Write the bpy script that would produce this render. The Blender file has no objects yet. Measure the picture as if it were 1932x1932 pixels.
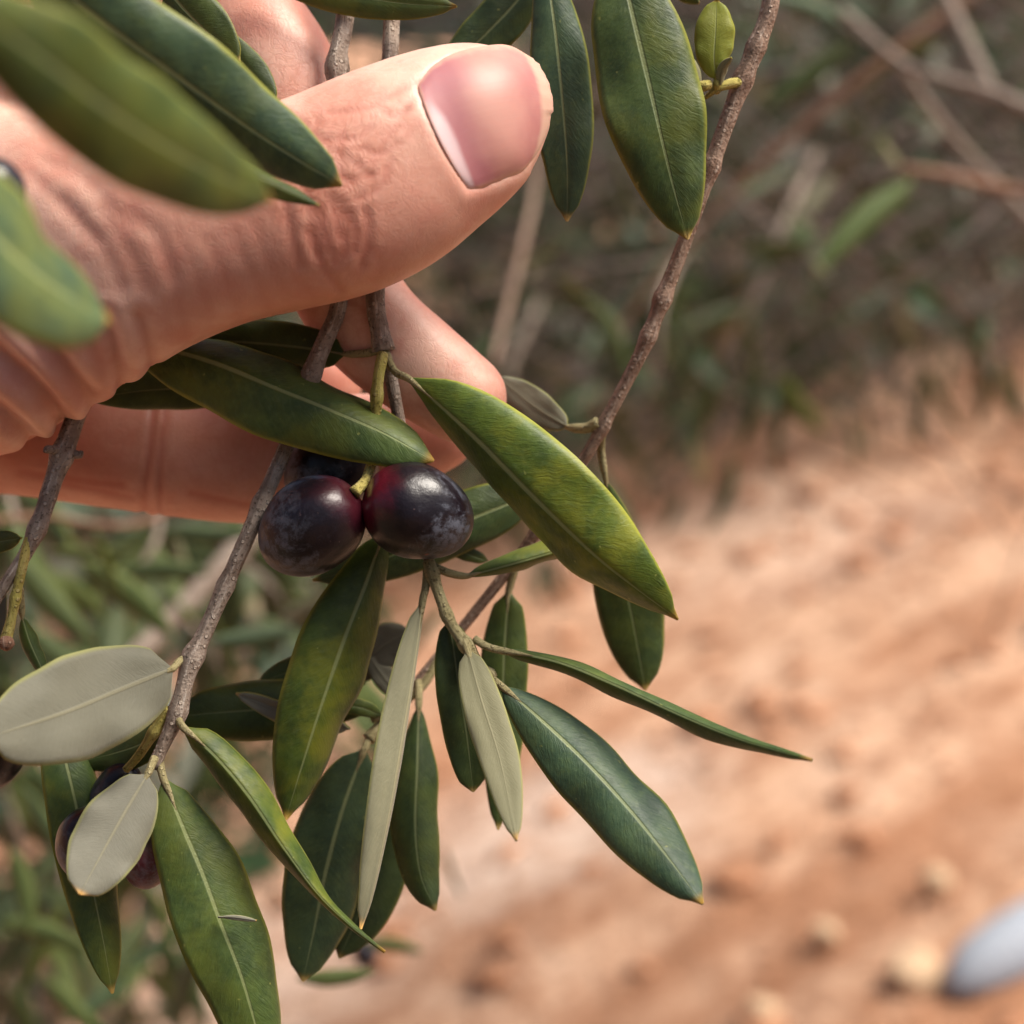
import bpy, bmesh, math, random
import numpy as np
from mathutils import Vector, Matrix, Quaternion, noise
from mathutils.bvhtree import BVHTree

R = math.radians
random.seed(7); rng = np.random.default_rng(7)
SC = bpy.context.scene
COL = SC.collection

# ------------------------------------------------------------------ camera
PITCH = R(16.0); CAMZ = 1.25; HALF = math.tan(R(17.0))
O = Vector((0, 0, CAMZ))
FW = Vector((0, math.cos(PITCH), -math.sin(PITCH)))
RT = Vector((1, 0, 0))
UP = Vector((0, math.sin(PITCH), math.cos(PITCH)))
cam = bpy.data.cameras.new('camera')
camo = bpy.data.objects.new('camera', cam); COL.objects.link(camo)
camo.location = O
camo.rotation_euler = (math.pi / 2 - PITCH, 0, 0)
cam.sensor_width = 36; cam.lens = 18 / HALF
cam.clip_start = 0.01; cam.clip_end = 500
cam.dof.use_dof = True
cam.dof.focus_distance = 0.200
cam.dof.aperture_fstop = 15.5
SC.camera = camo

# ------------------------------------------------------------------ world + sun
SUN_EL, SUN_AZ = R(62), R(94)          # azimuth measured from +Y (view direction) towards +X (right)
w = bpy.data.worlds.new('World'); SC.world = w; w.use_nodes = True
wn = w.node_tree.nodes; wn.clear()
sky = wn.new('ShaderNodeTexSky'); sky.sky_type = 'NISHITA'; sky.sun_disc = False
sky.sun_elevation = SUN_EL; sky.sun_rotation = SUN_AZ; sky.air_density = 1.0; sky.dust_density = 4.0
bg = wn.new('ShaderNodeBackground'); bg.inputs[1].default_value = 0.075
wo = wn.new('ShaderNodeOutputWorld')
w.node_tree.links.new(sky.outputs[0], bg.inputs[0]); w.node_tree.links.new(bg.outputs[0], wo.inputs[0])
sl = bpy.data.lights.new('sun', 'SUN'); sl.energy = 4.2; sl.angle = R(28); sl.color = (1.0, 0.93, 0.83)
so = bpy.data.objects.new('sun', sl); COL.objects.link(so)
sd = Vector((math.sin(SUN_AZ) * math.cos(SUN_EL), math.cos(SUN_AZ) * math.cos(SUN_EL), math.sin(SUN_EL)))
so.rotation_euler = sd.to_track_quat('Z', 'Y').to_euler(); so.location = sd * 5

SC.view_settings.view_transform = 'Standard'; SC.view_settings.look = 'None'
SC.view_settings.exposure = 0.88; SC.view_settings.gamma = 1.0
SC.view_settings.use_curve_mapping = False

# ------------------------------------------------------------------ helpers
def P(x, y, d):
    """point on the line of sight of photo position (x, y) (1932 px frame) at d millimetres depth"""
    x, y, d = float(x), float(y), float(d)
    return O + (d / 1000.0) * (FW + RT * ((x - 966) / 966 * HALF) + UP * ((966 - y) / 966 * HALF))
def px(d): return d / 1000.0 * HALF / 966
def slope(x, y):
    """the earth rises to the right (side of a terrace)"""
    t = x + .45
    return .30 * (t if t > .3 else (.5 * (t + .3) ** 2 / .6 if t > -.3 else 0.0)) if x < 5 else .30 * 5.45
def G(x, y, z=0.0):
    v = FW + RT * ((x - 966) / 966 * HALF) + UP * ((966 - y) / 966 * HALF)
    p = O + v * ((z - CAMZ) / v.z)
    for _ in range(40):
        q = O + v * ((z + slope(p.x, p.y) - CAMZ) / v.z); p = p.lerp(q, .6)
    return p
def catmull(pts, n):
    pts = [Vector(p) for p in pts]
    if len(pts) == 2: return [pts[0].lerp(pts[1], i / (n - 1)) for i in range(n)]
    q = [pts[0] * 2 - pts[1]] + pts + [pts[-1] * 2 - pts[-2]]
    seg = [(pts[i + 1] - pts[i]).length for i in range(len(pts) - 1)]
    cum = np.concatenate([[0], np.cumsum(seg)]); out = []
    for i in range(n):
        s = cum[-1] * i / (n - 1)
        k = min(int(np.searchsorted(cum, s, 'right') - 1), len(seg) - 1); k = max(k, 0)
        t = (s - cum[k]) / max(seg[k], 1e-9)
        a, b, c, e = q[k], q[k + 1], q[k + 2], q[k + 3]
        out.append(0.5 * ((2 * b) + (c - a) * t + (2 * a - 5 * b + 4 * c - e) * t * t + (3 * b - a - 3 * c + e) * t ** 3))
    return out
def mesh_obj(name, verts, faces, mats, parent=None, base=None, mi=None, uv=None, smooth=True):
    base = base if base is not None else Vector((0, 0, 0))
    me = bpy.data.meshes.new(name)
    me.from_pydata([tuple(Vector(v) - base) for v in verts], [], faces)
    for m in (mats if isinstance(mats, (list, tuple)) else [mats]): me.materials.append(m)
    if mi is not None: me.polygons.foreach_set('material_index', mi)
    if smooth: me.polygons.foreach_set('use_smooth', [True] * len(me.polygons))
    if uv is not None:
        l = me.uv_layers.new(name='UVMap')
        idx = np.zeros(len(me.loops), dtype=np.int32); me.loops.foreach_get('vertex_index', idx)
        l.data.foreach_set('uv', np.asarray(uv, dtype=np.float32)[idx].ravel())
    me.update()
    o = bpy.data.objects.new(name, me); COL.objects.link(o)
    if parent is not None: o.parent = parent
    return o
def thing(name, label, cat, loc, group=None):
    o = bpy.data.objects.new(name, None); COL.objects.link(o); o.location = loc
    o.empty_display_size = 0.01
    o['label'] = label; o['category'] = cat
    if group: o['group'] = group
    return o
def tag(o, label, cat, group=None):
    o['label'] = label; o['category'] = cat
    if group: o['group'] = group
    return o

# ------------------------------------------------------------------ materials
class NT:
    def __init__(s, name):
        s.m = bpy.data.materials.new(name); s.m.use_nodes = True
        s.t = s.m.node_tree; s.t.nodes.clear()
        s.out = s.n('ShaderNodeOutputMaterial')
    def n(s, typ, **kw):
        nd = s.t.nodes.new(typ)
        for k, v in kw.items():
            if k.startswith('i_'):
                key = k[2:]; key = int(key) if key.isdigit() else key.replace('_', ' ')
                s.set(nd.inputs[key], v)
            else: setattr(nd, k, v)
        return nd
    def set(s, sock, v):
        if isinstance(v, bpy.types.NodeSocket): s.t.links.new(v, sock)
        elif isinstance(v, bpy.types.Node): s.t.links.new(v.outputs[0], sock)
        else: sock.default_value = v
    def math(s, op, a, b=0.0, c=None, clamp=False):
        nd = s.n('ShaderNodeMath', operation=op, use_clamp=clamp); s.set(nd.inputs[0], a); s.set(nd.inputs[1], b)
        if c is not None: s.set(nd.inputs[2], c)
        return nd.outputs[0]
    def mix(s, f, a, b, blend='MIX'):
        nd = s.n('ShaderNodeMix', data_type='RGBA', blend_type=blend); s.set(nd.inputs[0], f)
        for k, v in ((6, a), (7, b)):
            if isinstance(v, tuple) and len(v) == 3: v = (*v, 1)
            s.set(nd.inputs[k], v)
        return nd.outputs[2]
    def ramp(s, f, *stops):
        nd = s.n('ShaderNodeValToRGB'); s.set(nd.inputs[0], f); e = nd.color_ramp.elements
        while len(e) < len(stops): e.new(0.5)
        for k, (p, c) in enumerate(stops):
            e[k].position = p; e[k].color = (*c, 1) if isinstance(c, tuple) else (c, c, c, 1)
        return nd.outputs[0]
    def sstep(s, v, a, b):
        nd = s.n('ShaderNodeMapRange', interpolation_type='SMOOTHSTEP'); s.set(nd.inputs[0], v)
        nd.inputs[1].default_value = a; nd.inputs[2].default_value = b
        return nd.outputs[0]
    def noise(s, scale, detail=4, rough=0.55, vec=None, dist=0.0):
        nd = s.n('ShaderNodeTexNoise'); nd.inputs['Scale'].default_value = scale
        nd.inputs['Detail'].default_value = detail; nd.inputs['Roughness'].default_value = rough
        nd.inputs['Distortion'].default_value = dist
        if vec is not None: s.set(nd.inputs['Vector'], vec)
        return nd.outputs[0]
    def mapping(s, vec, scale=(1, 1, 1), rot=(0, 0, 0)):
        nd = s.n('ShaderNodeMapping'); s.set(nd.inputs[0], vec)
        nd.inputs['Scale'].default_value = scale; nd.inputs['Rotation'].default_value = rot
        return nd.outputs[0]
    def bump(s, h, strength, dist, normal=None):
        nd = s.n('ShaderNodeBump'); nd.inputs['Strength'].default_value = strength
        nd.inputs['Distance'].default_value = dist; s.set(nd.inputs['Height'], h)
        if normal is not None: s.set(nd.inputs['Normal'], normal)
        return nd.outputs[0]
    def done(s, sh): s.t.links.new(sh.outputs[0] if isinstance(sh, bpy.types.Node) else sh, s.out.inputs[0]); return s.m

def leaf_material(name, under=False, edge=False, young=False):
    t = NT(name)
    tc = t.n('ShaderNodeTexCoord'); oi = t.n('ShaderNodeObjectInfo')
    sep = t.n('ShaderNodeSeparateXYZ', i_0=tc.outputs['UV'])
    u, v = sep.outputs[0], sep.outputs[1]
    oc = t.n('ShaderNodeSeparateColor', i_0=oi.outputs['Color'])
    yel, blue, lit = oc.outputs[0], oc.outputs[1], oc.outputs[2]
    au = t.math('ABSOLUTE', t.math('MULTIPLY', t.math('SUBTRACT', u, 0.5), 2.0))      # 0 midrib .. 1 margin
    P3 = t.n('ShaderNodeVectorMath', operation='ADD', i_0=tc.outputs['Object'], i_1=oi.outputs['Location']).outputs[0]
    rnd = t.n('ShaderNodeVectorMath', operation='SCALE', i_0=(3.1, 7.7, 1.3)); t.set(rnd.inputs['Scale'], oi.outputs['Random'])
    P3 = t.n('ShaderNodeVectorMath', operation='ADD', i_0=tc.outputs['Object'], i_1=rnd.outputs[0]).outputs[0]
    blotch = t.noise(240, 6, 0.70, P3)
    fine = t.noise(1500, 4, 0.65, P3)
    # side veins: slanted lines in uv
    sv = t.math('ADD', t.math('MULTIPLY', v, 34.0), t.math('MULTIPLY', au, -5.0))
    sv = t.math('ADD', sv, t.math('MULTIPLY', t.noise(400, 2, 0.5, P3), 2.0))
    veins = t.math('POWER', t.math('ABSOLUTE', t.math('SINE', t.math('MULTIPLY', sv, math.pi))), 0.35)
    veins = t.math('SUBTRACT', 1.0, veins)
    fib = t.noise(1.0, 3, 0.6, t.mapping(t.n('ShaderNodeCombineXYZ', i_0=t.math('MULTIPLY', au, 4.0), i_1=t.math('MULTIPLY', sv, 3.2), i_2=oi.outputs['Random']).outputs[0], (1, 1, 1)))
    wob = t.math('MULTIPLY', t.math('SUBTRACT', t.noise(120, 2, 0.5, P3), 0.5), 0.03)
    ribw = t.math('ADD', t.math('MULTIPLY', t.math('SUBTRACT', 1.0, v), 0.045), 0.022)
    rib = t.math('SUBTRACT', 1.0, t.sstep(t.math('DIVIDE', t.math('ADD', au, wob), ribw), 0.45, 1.3))
    if edge:
        c = t.mix(t.noise(300, 2, 0.5, P3), (0.20, 0.22, 0.020), (0.36, 0.28, 0.03))
        c = t.mix(oc.outputs[1], c, (0.17, 0.17, 0.06))
        b = t.n('ShaderNodeBsdfPrincipled', i_Base_Color=c, i_Roughness=0.5)
        tr = t.n('ShaderNodeBsdfTranslucent', i_0=c)
        return t.done(t.n('ShaderNodeMixShader', i_0=0.35, i_1=b.outputs[0], i_2=tr.outputs[0]))
    if under:
        c = t.mix(blotch, (0.098, 0.096, 0.074), (0.155, 0.150, 0.115))
        c = t.mix(t.math('MULTIPLY', yel, 0.65), c, (0.20, 0.185, 0.075))
        c = t.mix(t.math('MULTIPLY', blue, 0.5), c, (0.12, 0.10, 0.075))
        c = t.mix(t.math('MULTIPLY', veins, 0.05), c, (0.30, 0.28, 0.20))
        c = t.mix(t.math('MULTIPLY', rib, 0.38), c, (0.25, 0.225, 0.13))
        c = t.mix(t.math('MULTIPLY', t.sstep(au, 0.88, 1.0), 0.5), c, (0.32, 0.32, 0.07))
        c = t.mix(t.sstep(v, 0.95, 1.0), c, (0.34, 0.19, 0.05))
        rough, spec, tl, bs = 0.62, 0.25, 0.12, 0.16
    else:
        g1 = t.mix(blue, (0.056, 0.086, 0.008), (0.044, 0.080, 0.038))
        g2 = t.mix(blue, (0.030, 0.052, 0.006), (0.022, 0.047, 0.025))
        c = t.mix(t.sstep(blotch, 0.36, 0.62), g2, g1)
        c = t.mix(t.math('MULTIPLY', t.sstep(t.noise(900, 4, 0.7, P3), 0.5, 0.7), 0.35), c, (0.085, 0.12, 0.035))
        if young: c = t.mix(t.sstep(blotch, 0.35, 0.7), (0.14, 0.16, 0.012), (0.19, 0.20, 0.02))
        ym = t.math('MULTIPLY', t.sstep(t.noise(150, 4, 0.6, P3, 0.2), 0.42, 0.68), yel)
        c = t.mix(t.math('MULTIPLY', ym, 0.75), c, (0.15, 0.155, 0.010))
        c = t.mix(t.math('MULTIPLY', veins, 0.10), c, (0.10, 0.14, 0.04))
        c = t.mix(t.math('MULTIPLY', t.sstep(fib, 0.5, 0.8), 0.22), c, (0.11, 0.15, 0.07))
        spots = t.math('MULTIPLY', t.sstep(t.noise(800, 2, 0.5, P3), 0.72, 0.77), 0.5)
        c = t.mix(spots, c, (0.26, 0.27, 0.07))
        c = t.mix(t.math('MULTIPLY', rib, t.math('ADD', 0.38, t.math('MULTIPLY', t.math('SUBTRACT', 1.0, v), 0.3))), c, (0.27, 0.30, 0.13))
        ed = t.math('MULTIPLY', t.sstep(t.math('ADD', au, t.math('MULTIPLY', t.math('SUBTRACT', t.noise(250, 3, 0.6, P3), 0.5), 0.10)), 0.90, 0.985), 0.8)
        c = t.mix(ed, c, (0.20, 0.20, 0.02))
        c = t.mix(t.sstep(v, 0.955, 1.0), c, (0.30, 0.17, 0.025))
        rough, spec, tl, bs = 0.46, 0.34, 0.17, 0.20
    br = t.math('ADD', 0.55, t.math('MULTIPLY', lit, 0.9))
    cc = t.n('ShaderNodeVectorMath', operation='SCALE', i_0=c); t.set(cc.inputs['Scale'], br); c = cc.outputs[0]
    h = t.math('ADD', t.math('MULTIPLY', fine, 0.35), t.math('MULTIPLY', fib, 0.7))
    h = t.math('SUBTRACT', h, t.math('MULTIPLY', veins, 0.10))
    h = t.math('ADD', h, t.math('MULTIPLY', t.noise(420, 4, 0.6, P3), 0.9))
    h = t.math('SUBTRACT', h, t.math('MULTIPLY', rib, -1.0 if under else 0.9))
    nb = t.bump(h, bs * 2.2, 0.00022)
    rr = t.math('ADD', rough - 0.08, t.math('MULTIPLY', fine, 0.2))
    b = t.n('ShaderNodeBsdfPrincipled', i_Base_Color=c, i_Roughness=rr, i_Normal=nb)
    b.inputs['Specular IOR Level'].default_value = spec
    b.inputs['Sheen Weight'].default_value = 0.15 if under else 0.05
    tcol = t.mix(0.5, c, (0.22, 0.26, 0.02))
    tr = t.n('ShaderNodeBsdfTranslucent', i_0=tcol)
    return t.done(t.n('ShaderNodeMixShader', i_0=tl, i_1=b.outputs[0], i_2=tr.outputs[0]))

M_TOP = leaf_material('leaf_top'); M_UND = leaf_material('leaf_underside', under=True); M_EDG = leaf_material('leaf_margin', edge=True); M_YOUNG = leaf_material('young_leaf_top', young=True)

def bark_material(name, c1, c2, c3, scale=1.0):
    t = NT(name); tc = t.n('ShaderNodeTexCoord'); ob = tc.outputs['Object']; uv = tc.outputs['UV']
    n1 = t.noise(260 * scale, 5, 0.65, ob); n2 = t.noise(2400 * scale, 3, 0.6, ob)
    st = t.noise(1.0, 4, 0.65, t.mapping(uv, (13, 8, 1)))
    c = t.mix(t.sstep(n1, 0.35, 0.65), c1, c2)
    c = t.mix(t.math('MULTIPLY', t.sstep(st, 0.5, 0.72), 0.7), c, c3)
    c = t.mix(t.math('MULTIPLY', t.sstep(n2, 0.54, 0.68), 0.8), c, (c1[0] * 0.35, c1[1] * 0.33, c1[2] * 0.3))
    vor = t.n('ShaderNodeTexVoronoi'); vor.inputs['Scale'].default_value = 900 * scale; t.set(vor.inputs['Vector'], ob)
    lent = t.math('SUBTRACT', 1.0, t.sstep(vor.outputs['Distance'], 0.16, 0.26))
    c = t.mix(t.math('MULTIPLY', lent, 0.5), c, (min(c3[0] * 1.25, 1), c3[1] * 1.2, c3[2] * 1.15))
    h = t.math('ADD', t.math('MULTIPLY', st, 1.0), t.math('ADD', t.math('MULTIPLY', n2, 0.6), t.math('MULTIPLY', lent, 0.6)))
    b = t.n('ShaderNodeBsdfPrincipled', i_Base_Color=c, i_Roughness=0.75, i_Normal=t.bump(h, 1.0, 0.0004))
    b.inputs['Specular IOR Level'].default_value = 0.2
    return t.done(b)
M_BARK = bark_material('twig_bark', (0.19, 0.138, 0.104), (0.32, 0.255, 0.205), (0.48, 0.42, 0.36))
M_BARKR = bark_material('twig_bark_reddish', (0.16, 0.075, 0.045), (0.26, 0.14, 0.09), (0.37, 0.26, 0.19))
M_BARKG = bark_material('twig_bark_brown', (0.20, 0.122, 0.084), (0.33, 0.225, 0.165), (0.48, 0.39, 0.325))
M_TAN = bark_material('young_shoot', (0.25, 0.21, 0.10), (0.33, 0.28, 0.14), (0.42, 0.37, 0.22))
M_STALK = bark_material('fruit_stalk', (0.36, 0.31, 0.075), (0.45, 0.37, 0.11), (0.50, 0.42, 0.19))

def simple(name, col, rough=0.6, col2=None, scale=300, bumpd=0.0002, bs=0.4):
    t = NT(name); tc = t.n('ShaderNodeTexCoord'); n = t.noise(scale, 5, 0.6, tc.outputs['Object'])
    c = t.mix(t.sstep(n, 0.35, 0.65), col, col2 or tuple(x * 0.7 for x in col))
    b = t.n('ShaderNodeBsdfPrincipled', i_Base_Color=c, i_Roughness=rough, i_Normal=t.bump(n, bs, bumpd))
    return t.done(b)

def olive_material():
    t = NT('olive_skin'); tc = t.n('ShaderNodeTexCoord'); oi = t.n('ShaderNodeObjectInfo')
    ob = tc.outputs['Object']; oc = t.n('ShaderNodeSeparateColor', i_0=oi.outputs['Color'])
    z = t.n('ShaderNodeSeparateXYZ', i_0=ob).outputs[2]
    rnd = t.n('ShaderNodeVectorMath', operation='SCALE', i_0=(1.1, 2.7, 0.9)); t.set(rnd.inputs['Scale'], oi.outputs['Random'])
    pp = t.n('ShaderNodeVectorMath', operation='ADD', i_0=ob, i_1=rnd.outputs[0]).outputs[0]
    n1 = t.noise(260, 4, 0.6, pp)
    zz = t.math('ADD', z, t.math('MULTIPLY', t.math('SUBTRACT', n1, 0.5), 0.004))
    c = t.mix(n1, (0.004, 0.0025, 0.0045), (0.010, 0.005, 0.008))
    red = t.math('MULTIPLY', t.sstep(zz, 0.0036, 0.0068), oc.outputs[0])
    c = t.mix(red, c, (0.11, 0.005, 0.014))
    grn = t.math('MULTIPLY', t.sstep(zz, -0.0010, 0.0032), oc.outputs[1])
    pur = t.mix(t.math('MULTIPLY', oc.outputs[1], t.sstep(n1, 0.3, 0.7)), c, (0.11, 0.018, 0.030))
    c = t.mix(oc.outputs[1], c, pur)
    c = t.mix(grn, c, (0.085, 0.115, 0.045))
    # waxy bloom in rubbed patches
    bl = t.noise(210, 6, 0.72, pp, 0.8)
    bl2 = t.noise(1100, 4, 0.7, pp)
    low = t.sstep(z, 0.004, -0.0035)
    bloom = t.math('MULTIPLY', t.sstep(t.math('ADD', bl, t.math('MULTIPLY', low, 0.12)), 0.52, 0.66), t.sstep(bl2, 0.30, 0.62))
    bloom = t.math('MULTIPLY', bloom, t.math('ADD', 0.04, t.math('MULTIPLY', low, 0.42)))
    c = t.mix(bloom, c, (0.17, 0.185, 0.235))
    sp = t.sstep(t.noise(1900, 1, 0.5, pp), 0.74, 0.78)
    c = t.mix(t.math('MULTIPLY', sp, 0.2), c, (0.20, 0.12, 0.11))
    scar = t.math('MULTIPLY', t.sstep(t.noise(330, 2, 0.5, pp), 0.70, 0.74), oc.outputs[2])
    c = t.mix(scar, c, (0.22, 0.055, 0.03))
    rough = t.math('ADD', 0.27, t.math('MULTIPLY', bloom, 0.65))
    rough = t.math('ADD', rough, t.math('MULTIPLY', n1, 0.10))
    b = t.n('ShaderNodeBsdfPrincipled', i_Base_Color=c, i_Roughness=rough, i_Normal=t.bump(t.math('ADD', n1, t.math('MULTIPLY', bl2, 0.12)), 0.35, 0.0005))
    b.inputs['Specular IOR Level'].default_value = 0.36
    return t.done(b)
M_OLIVE = olive_material()

def skin_material():
    t = NT('skin'); tc = t.n('ShaderNodeTexCoord'); ob = tc.outputs['Object']
    at = t.n('ShaderNodeAttribute', attribute_name='redness'); red = at.outputs['Fac']
    big = t.noise(55, 4, 0.55, ob); mid = t.noise(210, 5, 0.62, ob); fine = t.noise(900, 4, 0.65, ob)
    c = t.mix(t.sstep(big, 0.38, 0.62), (0.55, 0.270, 0.195), (0.68, 0.42, 0.325))
    c = t.mix(t.math('MULTIPLY', t.sstep(mid, 0.45, 0.72), 0.50), c, (0.53, 0.205, 0.150))
    c = t.mix(t.math('MULTIPLY', t.sstep(fine, 0.5, 0.75), 0.18), c, (0.66, 0.42, 0.30))
    c = t.mix(t.math('MULTIPLY', red, 0.75), c, (0.42, 0.120, 0.080))
    # crosshatched fine lines
    w1 = t.n('ShaderNodeTexVoronoi', feature='DISTANCE_TO_EDGE'); w1.inputs['Scale'].default_value = 1150
    t.set(w1.inputs['Vector'], t.mapping(ob, (1.0, 0.6, 0.55), (0.2, 0.1, 0.5)))
    l1 = t.sstep(w1.outputs['Distance'], 0.0, 0.16)
    w2 = t.n('ShaderNodeTexVoronoi', feature='DISTANCE_TO_EDGE'); w2.inputs['Scale'].default_value = 480
    warp = t.n('ShaderNodeVectorMath', operation='ADD', i_0=ob)
    nz = t.n('ShaderNodeTexNoise'); nz.inputs['Scale'].default_value = 300; t.set(nz.inputs['Vector'], ob)
    sc = t.n('ShaderNodeVectorMath', operation='SCALE', i_0=nz.outputs['Color']); sc.inputs['Scale'].default_value = 0.004
    t.set(warp.inputs[1], sc.outputs[0])
    t.set(w2.inputs['Vector'], t.mapping(warp.outputs[0], (1.35, 0.7, 0.5), (0, 0.45, 0)))
    l2 = t.sstep(w2.outputs['Distance'], 0.0, 0.12)
    wr = t.n('ShaderNodeAttribute', attribute_name='wrinkle').outputs['Fac']
    def ridge(scale, sc3, rot, wd):
        n = t.noise(scale, 2, 0.5, t.mapping(warp.outputs[0], sc3, rot), 0.6)
        return t.sstep(t.math('ABSOLUTE', t.math('SUBTRACT', n, 0.5)), 0.0, wd)
    r1 = ridge(330, (1.5, 0.8, 0.55), (0, 0.45, 0), 0.055); r2 = ridge(520, (0.6, 0.8, 1.5), (0, 0.3, 0.3), 0.06); r3 = ridge(900, (1.2, 1, 0.7), (0, -.4, 0), 0.07)
    l2 = t.math('MULTIPLY', r1, r2)
    h = t.math('ADD', t.math('MULTIPLY', r3, 0.12), t.math('MULTIPLY', fine, 0.22))
    h = t.math('ADD', h, t.math('MULTIPLY', t.math('MULTIPLY', l2, wr), 0.30))
    h = t.math('ADD', h, t.math('MULTIPLY', mid, 0.22))
    c = t.mix(t.math('MULTIPLY', t.math('MULTIPLY', t.math('SUBTRACT', 1.0, l2), wr), 0.42), c, (0.40, 0.135, 0.075))
    nb = t.bump(h, 0.34, 0.00028)
    b = t.n('ShaderNodeBsdfPrincipled', i_Base_Color=c, i_Roughness=t.math('ADD', 0.38, t.math('MULTIPLY', fine, 0.2)), i_Normal=nb)
    b.inputs['Subsurface Weight'].default_value = 0.32
    b.inputs['Subsurface Radius'].default_value = (1.0, 0.35, 0.2)
    b.inputs['Subsurface Scale'].default_value = 0.0022
    b.inputs['Specular IOR Level'].default_value = 0.42
    return t.done(b)
M_SKIN = skin_material()

def nail_material():
    t = NT('nail_plate'); tc = t.n('ShaderNodeTexCoord')
    sep = t.n('ShaderNodeSeparateXYZ', i_0=tc.outputs['UV']); s, v = sep.outputs[0], sep.outputs[1]
    ob = tc.outputs['Object']; n = t.noise(160, 3, 0.5, ob)
    ss = t.math('ADD', s, t.math('MULTIPLY', t.math('SUBTRACT', n, 0.5), 0.10))
    c = t.mix(t.sstep(n, 0.35, 0.65), (0.35, 0.132, 0.125), (0.43, 0.195, 0.168))
    c = t.mix(t.math('MULTIPLY', t.math('SUBTRACT', 1.0, t.sstep(ss, 0.20, 0.55)), 0.65), c, (0.36, 0.125, 0.145))
    c = t.mix(t.math('MULTIPLY', t.math('MULTIPLY', t.sstep(ss, 0.30, 0.55), t.sstep(ss, 0.95, 0.6)), 0.40), c, (0.50, 0.265, 0.195))
    # lunula: pale moon at the base, stronger towards one side
    moon = t.math('MULTIPLY', t.math('SUBTRACT', 1.0, t.sstep(t.math('ADD', ss, t.math('MULTIPLY', t.math('POWER', t.math('ABSOLUTE', t.math('SUBTRACT', v, 0.60)), 2.0), 0.55)), 0.13, 0.21)), t.sstep(v, 0.12, 0.42))
    c = t.mix(t.math('MULTIPLY', moon, 0.75), c, (0.66, 0.50, 0.50))
    free = t.sstep(ss, 0.905, 0.95)
    c = t.mix(t.math('MULTIPLY', free, 0.7), c, (0.55, 0.36, 0.26))
    eb = t.math('MINIMUM', t.math('MINIMUM', v, t.math('SUBTRACT', 1.0, v)), t.math('MULTIPLY', s, 1.0))
    eb = t.math('ADD', eb, t.math('MULTIPLY', t.math('SUBTRACT', t.noise(700, 3, 0.6, ob), 0.5), 0.05))
    c = t.mix(t.math('MULTIPLY', t.math('SUBTRACT', 1.0, t.sstep(eb, 0.0, 0.055)), 0.8), c, (0.60, 0.34, 0.25))
    fib = t.noise(1.0, 3, 0.5, t.mapping(tc.outputs['UV'], (1.2, 42, 1)))
    b = t.n('ShaderNodeBsdfPrincipled', i_Base_Color=c, i_Roughness=0.48, i_Normal=t.bump(t.math('ADD', fib, t.math('MULTIPLY', n, 0.4)), 0.07, 0.0003))
    b.inputs['Subsurface Weight'].default_value = 0.3
    b.inputs['Subsurface Radius'].default_value = (1.0, 0.35, 0.25); b.inputs['Subsurface Scale'].default_value = 0.0015
    b.inputs['Specular IOR Level'].default_value = 0.33
    return t.done(b)
M_NAIL = nail_material()

# direction of the ground streaks: furrow relief, and dappled sun painted as colour
g0, g1 = G(1400, 1250), G(1700, 1090)
STREAK = math.atan2(g1.y - g0.y, g1.x - g0.x)
def ground_material(name='red_earth', bank=False):
    t = NT(name); tc = t.n('ShaderNodeTexCoord'); ob = tc.outputs['Object']
    rot = t.mapping(ob, (1, 1, 1), (0, 0, -STREAK))
    n1 = t.noise(1.0, 5, 0.6, t.mapping(rot, (1.3, 7.5, 1)))
    n2 = t.noise(3.4, 6, 0.62, ob); n3 = t.noise(26, 6, 0.7, ob); n4 = t.noise(120, 4, 0.7, ob)
    if bank:
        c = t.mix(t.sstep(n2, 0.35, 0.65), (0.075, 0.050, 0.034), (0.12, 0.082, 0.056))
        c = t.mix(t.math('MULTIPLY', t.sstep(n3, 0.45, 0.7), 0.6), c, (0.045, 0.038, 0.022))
    else:
        c = t.mix(t.sstep(n1, 0.40, 0.60), (0.45, 0.222, 0.125), (0.74, 0.46, 0.305))  # streaks imitate dappled sun and shade in the earth colour
        c = t.mix(t.math('MULTIPLY', t.sstep(n2, 0.5, 0.72), 0.65), c, (0.78, 0.54, 0.39))
        c = t.mix(t.math('MULTIPLY', t.sstep(n3, 0.47, 0.62), 0.72), c, (0.35, 0.155, 0.080))
        c = t.mix(t.math('MULTIPLY', t.sstep(t.noise(11, 5, 0.65, ob), 0.52, 0.66), 0.5), c, (0.40, 0.19, 0.10))
        c = t.mix(t.math('MULTIPLY', t.sstep(n4, 0.55, 0.68), 0.6), c, (0.76, 0.52, 0.36))
    if not bank:
        for (gx, gy, rad, amt) in ((1090, 1530, .30, .75), (560, 1800, .30, .55), (1500, 1010, .5, .35)):
            g = G(gx, gy); dd = t.n('ShaderNodeVectorMath', operation='DISTANCE', i_0=ob, i_1=tuple(g)).outputs['Value']
            m_ = t.sstep(t.math('ADD', dd, t.math('MULTIPLY', t.math('SUBTRACT', n2, 0.5), rad * 1.6)), rad, rad * .35)
            c = t.mix(t.math('MULTIPLY', t.math('MULTIPLY', m_, t.sstep(n3, 0.68, 0.42)), amt), c, (0.80, 0.64, 0.53))
    h = t.math('ADD', t.math('MULTIPLY', n3, 1.0), t.math('MULTIPLY', n4, 0.3))
    b = t.n('ShaderNodeBsdfPrincipled', i_Base_Color=c, i_Roughness=0.95, i_Normal=t.bump(h, 0.9, 0.03))
    b.inputs['Specular IOR Level'].default_value = 0.1
    return t.done(b)
M_GROUND = ground_material(); M_BANK = ground_material('dry_bank_earth', True)

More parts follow.
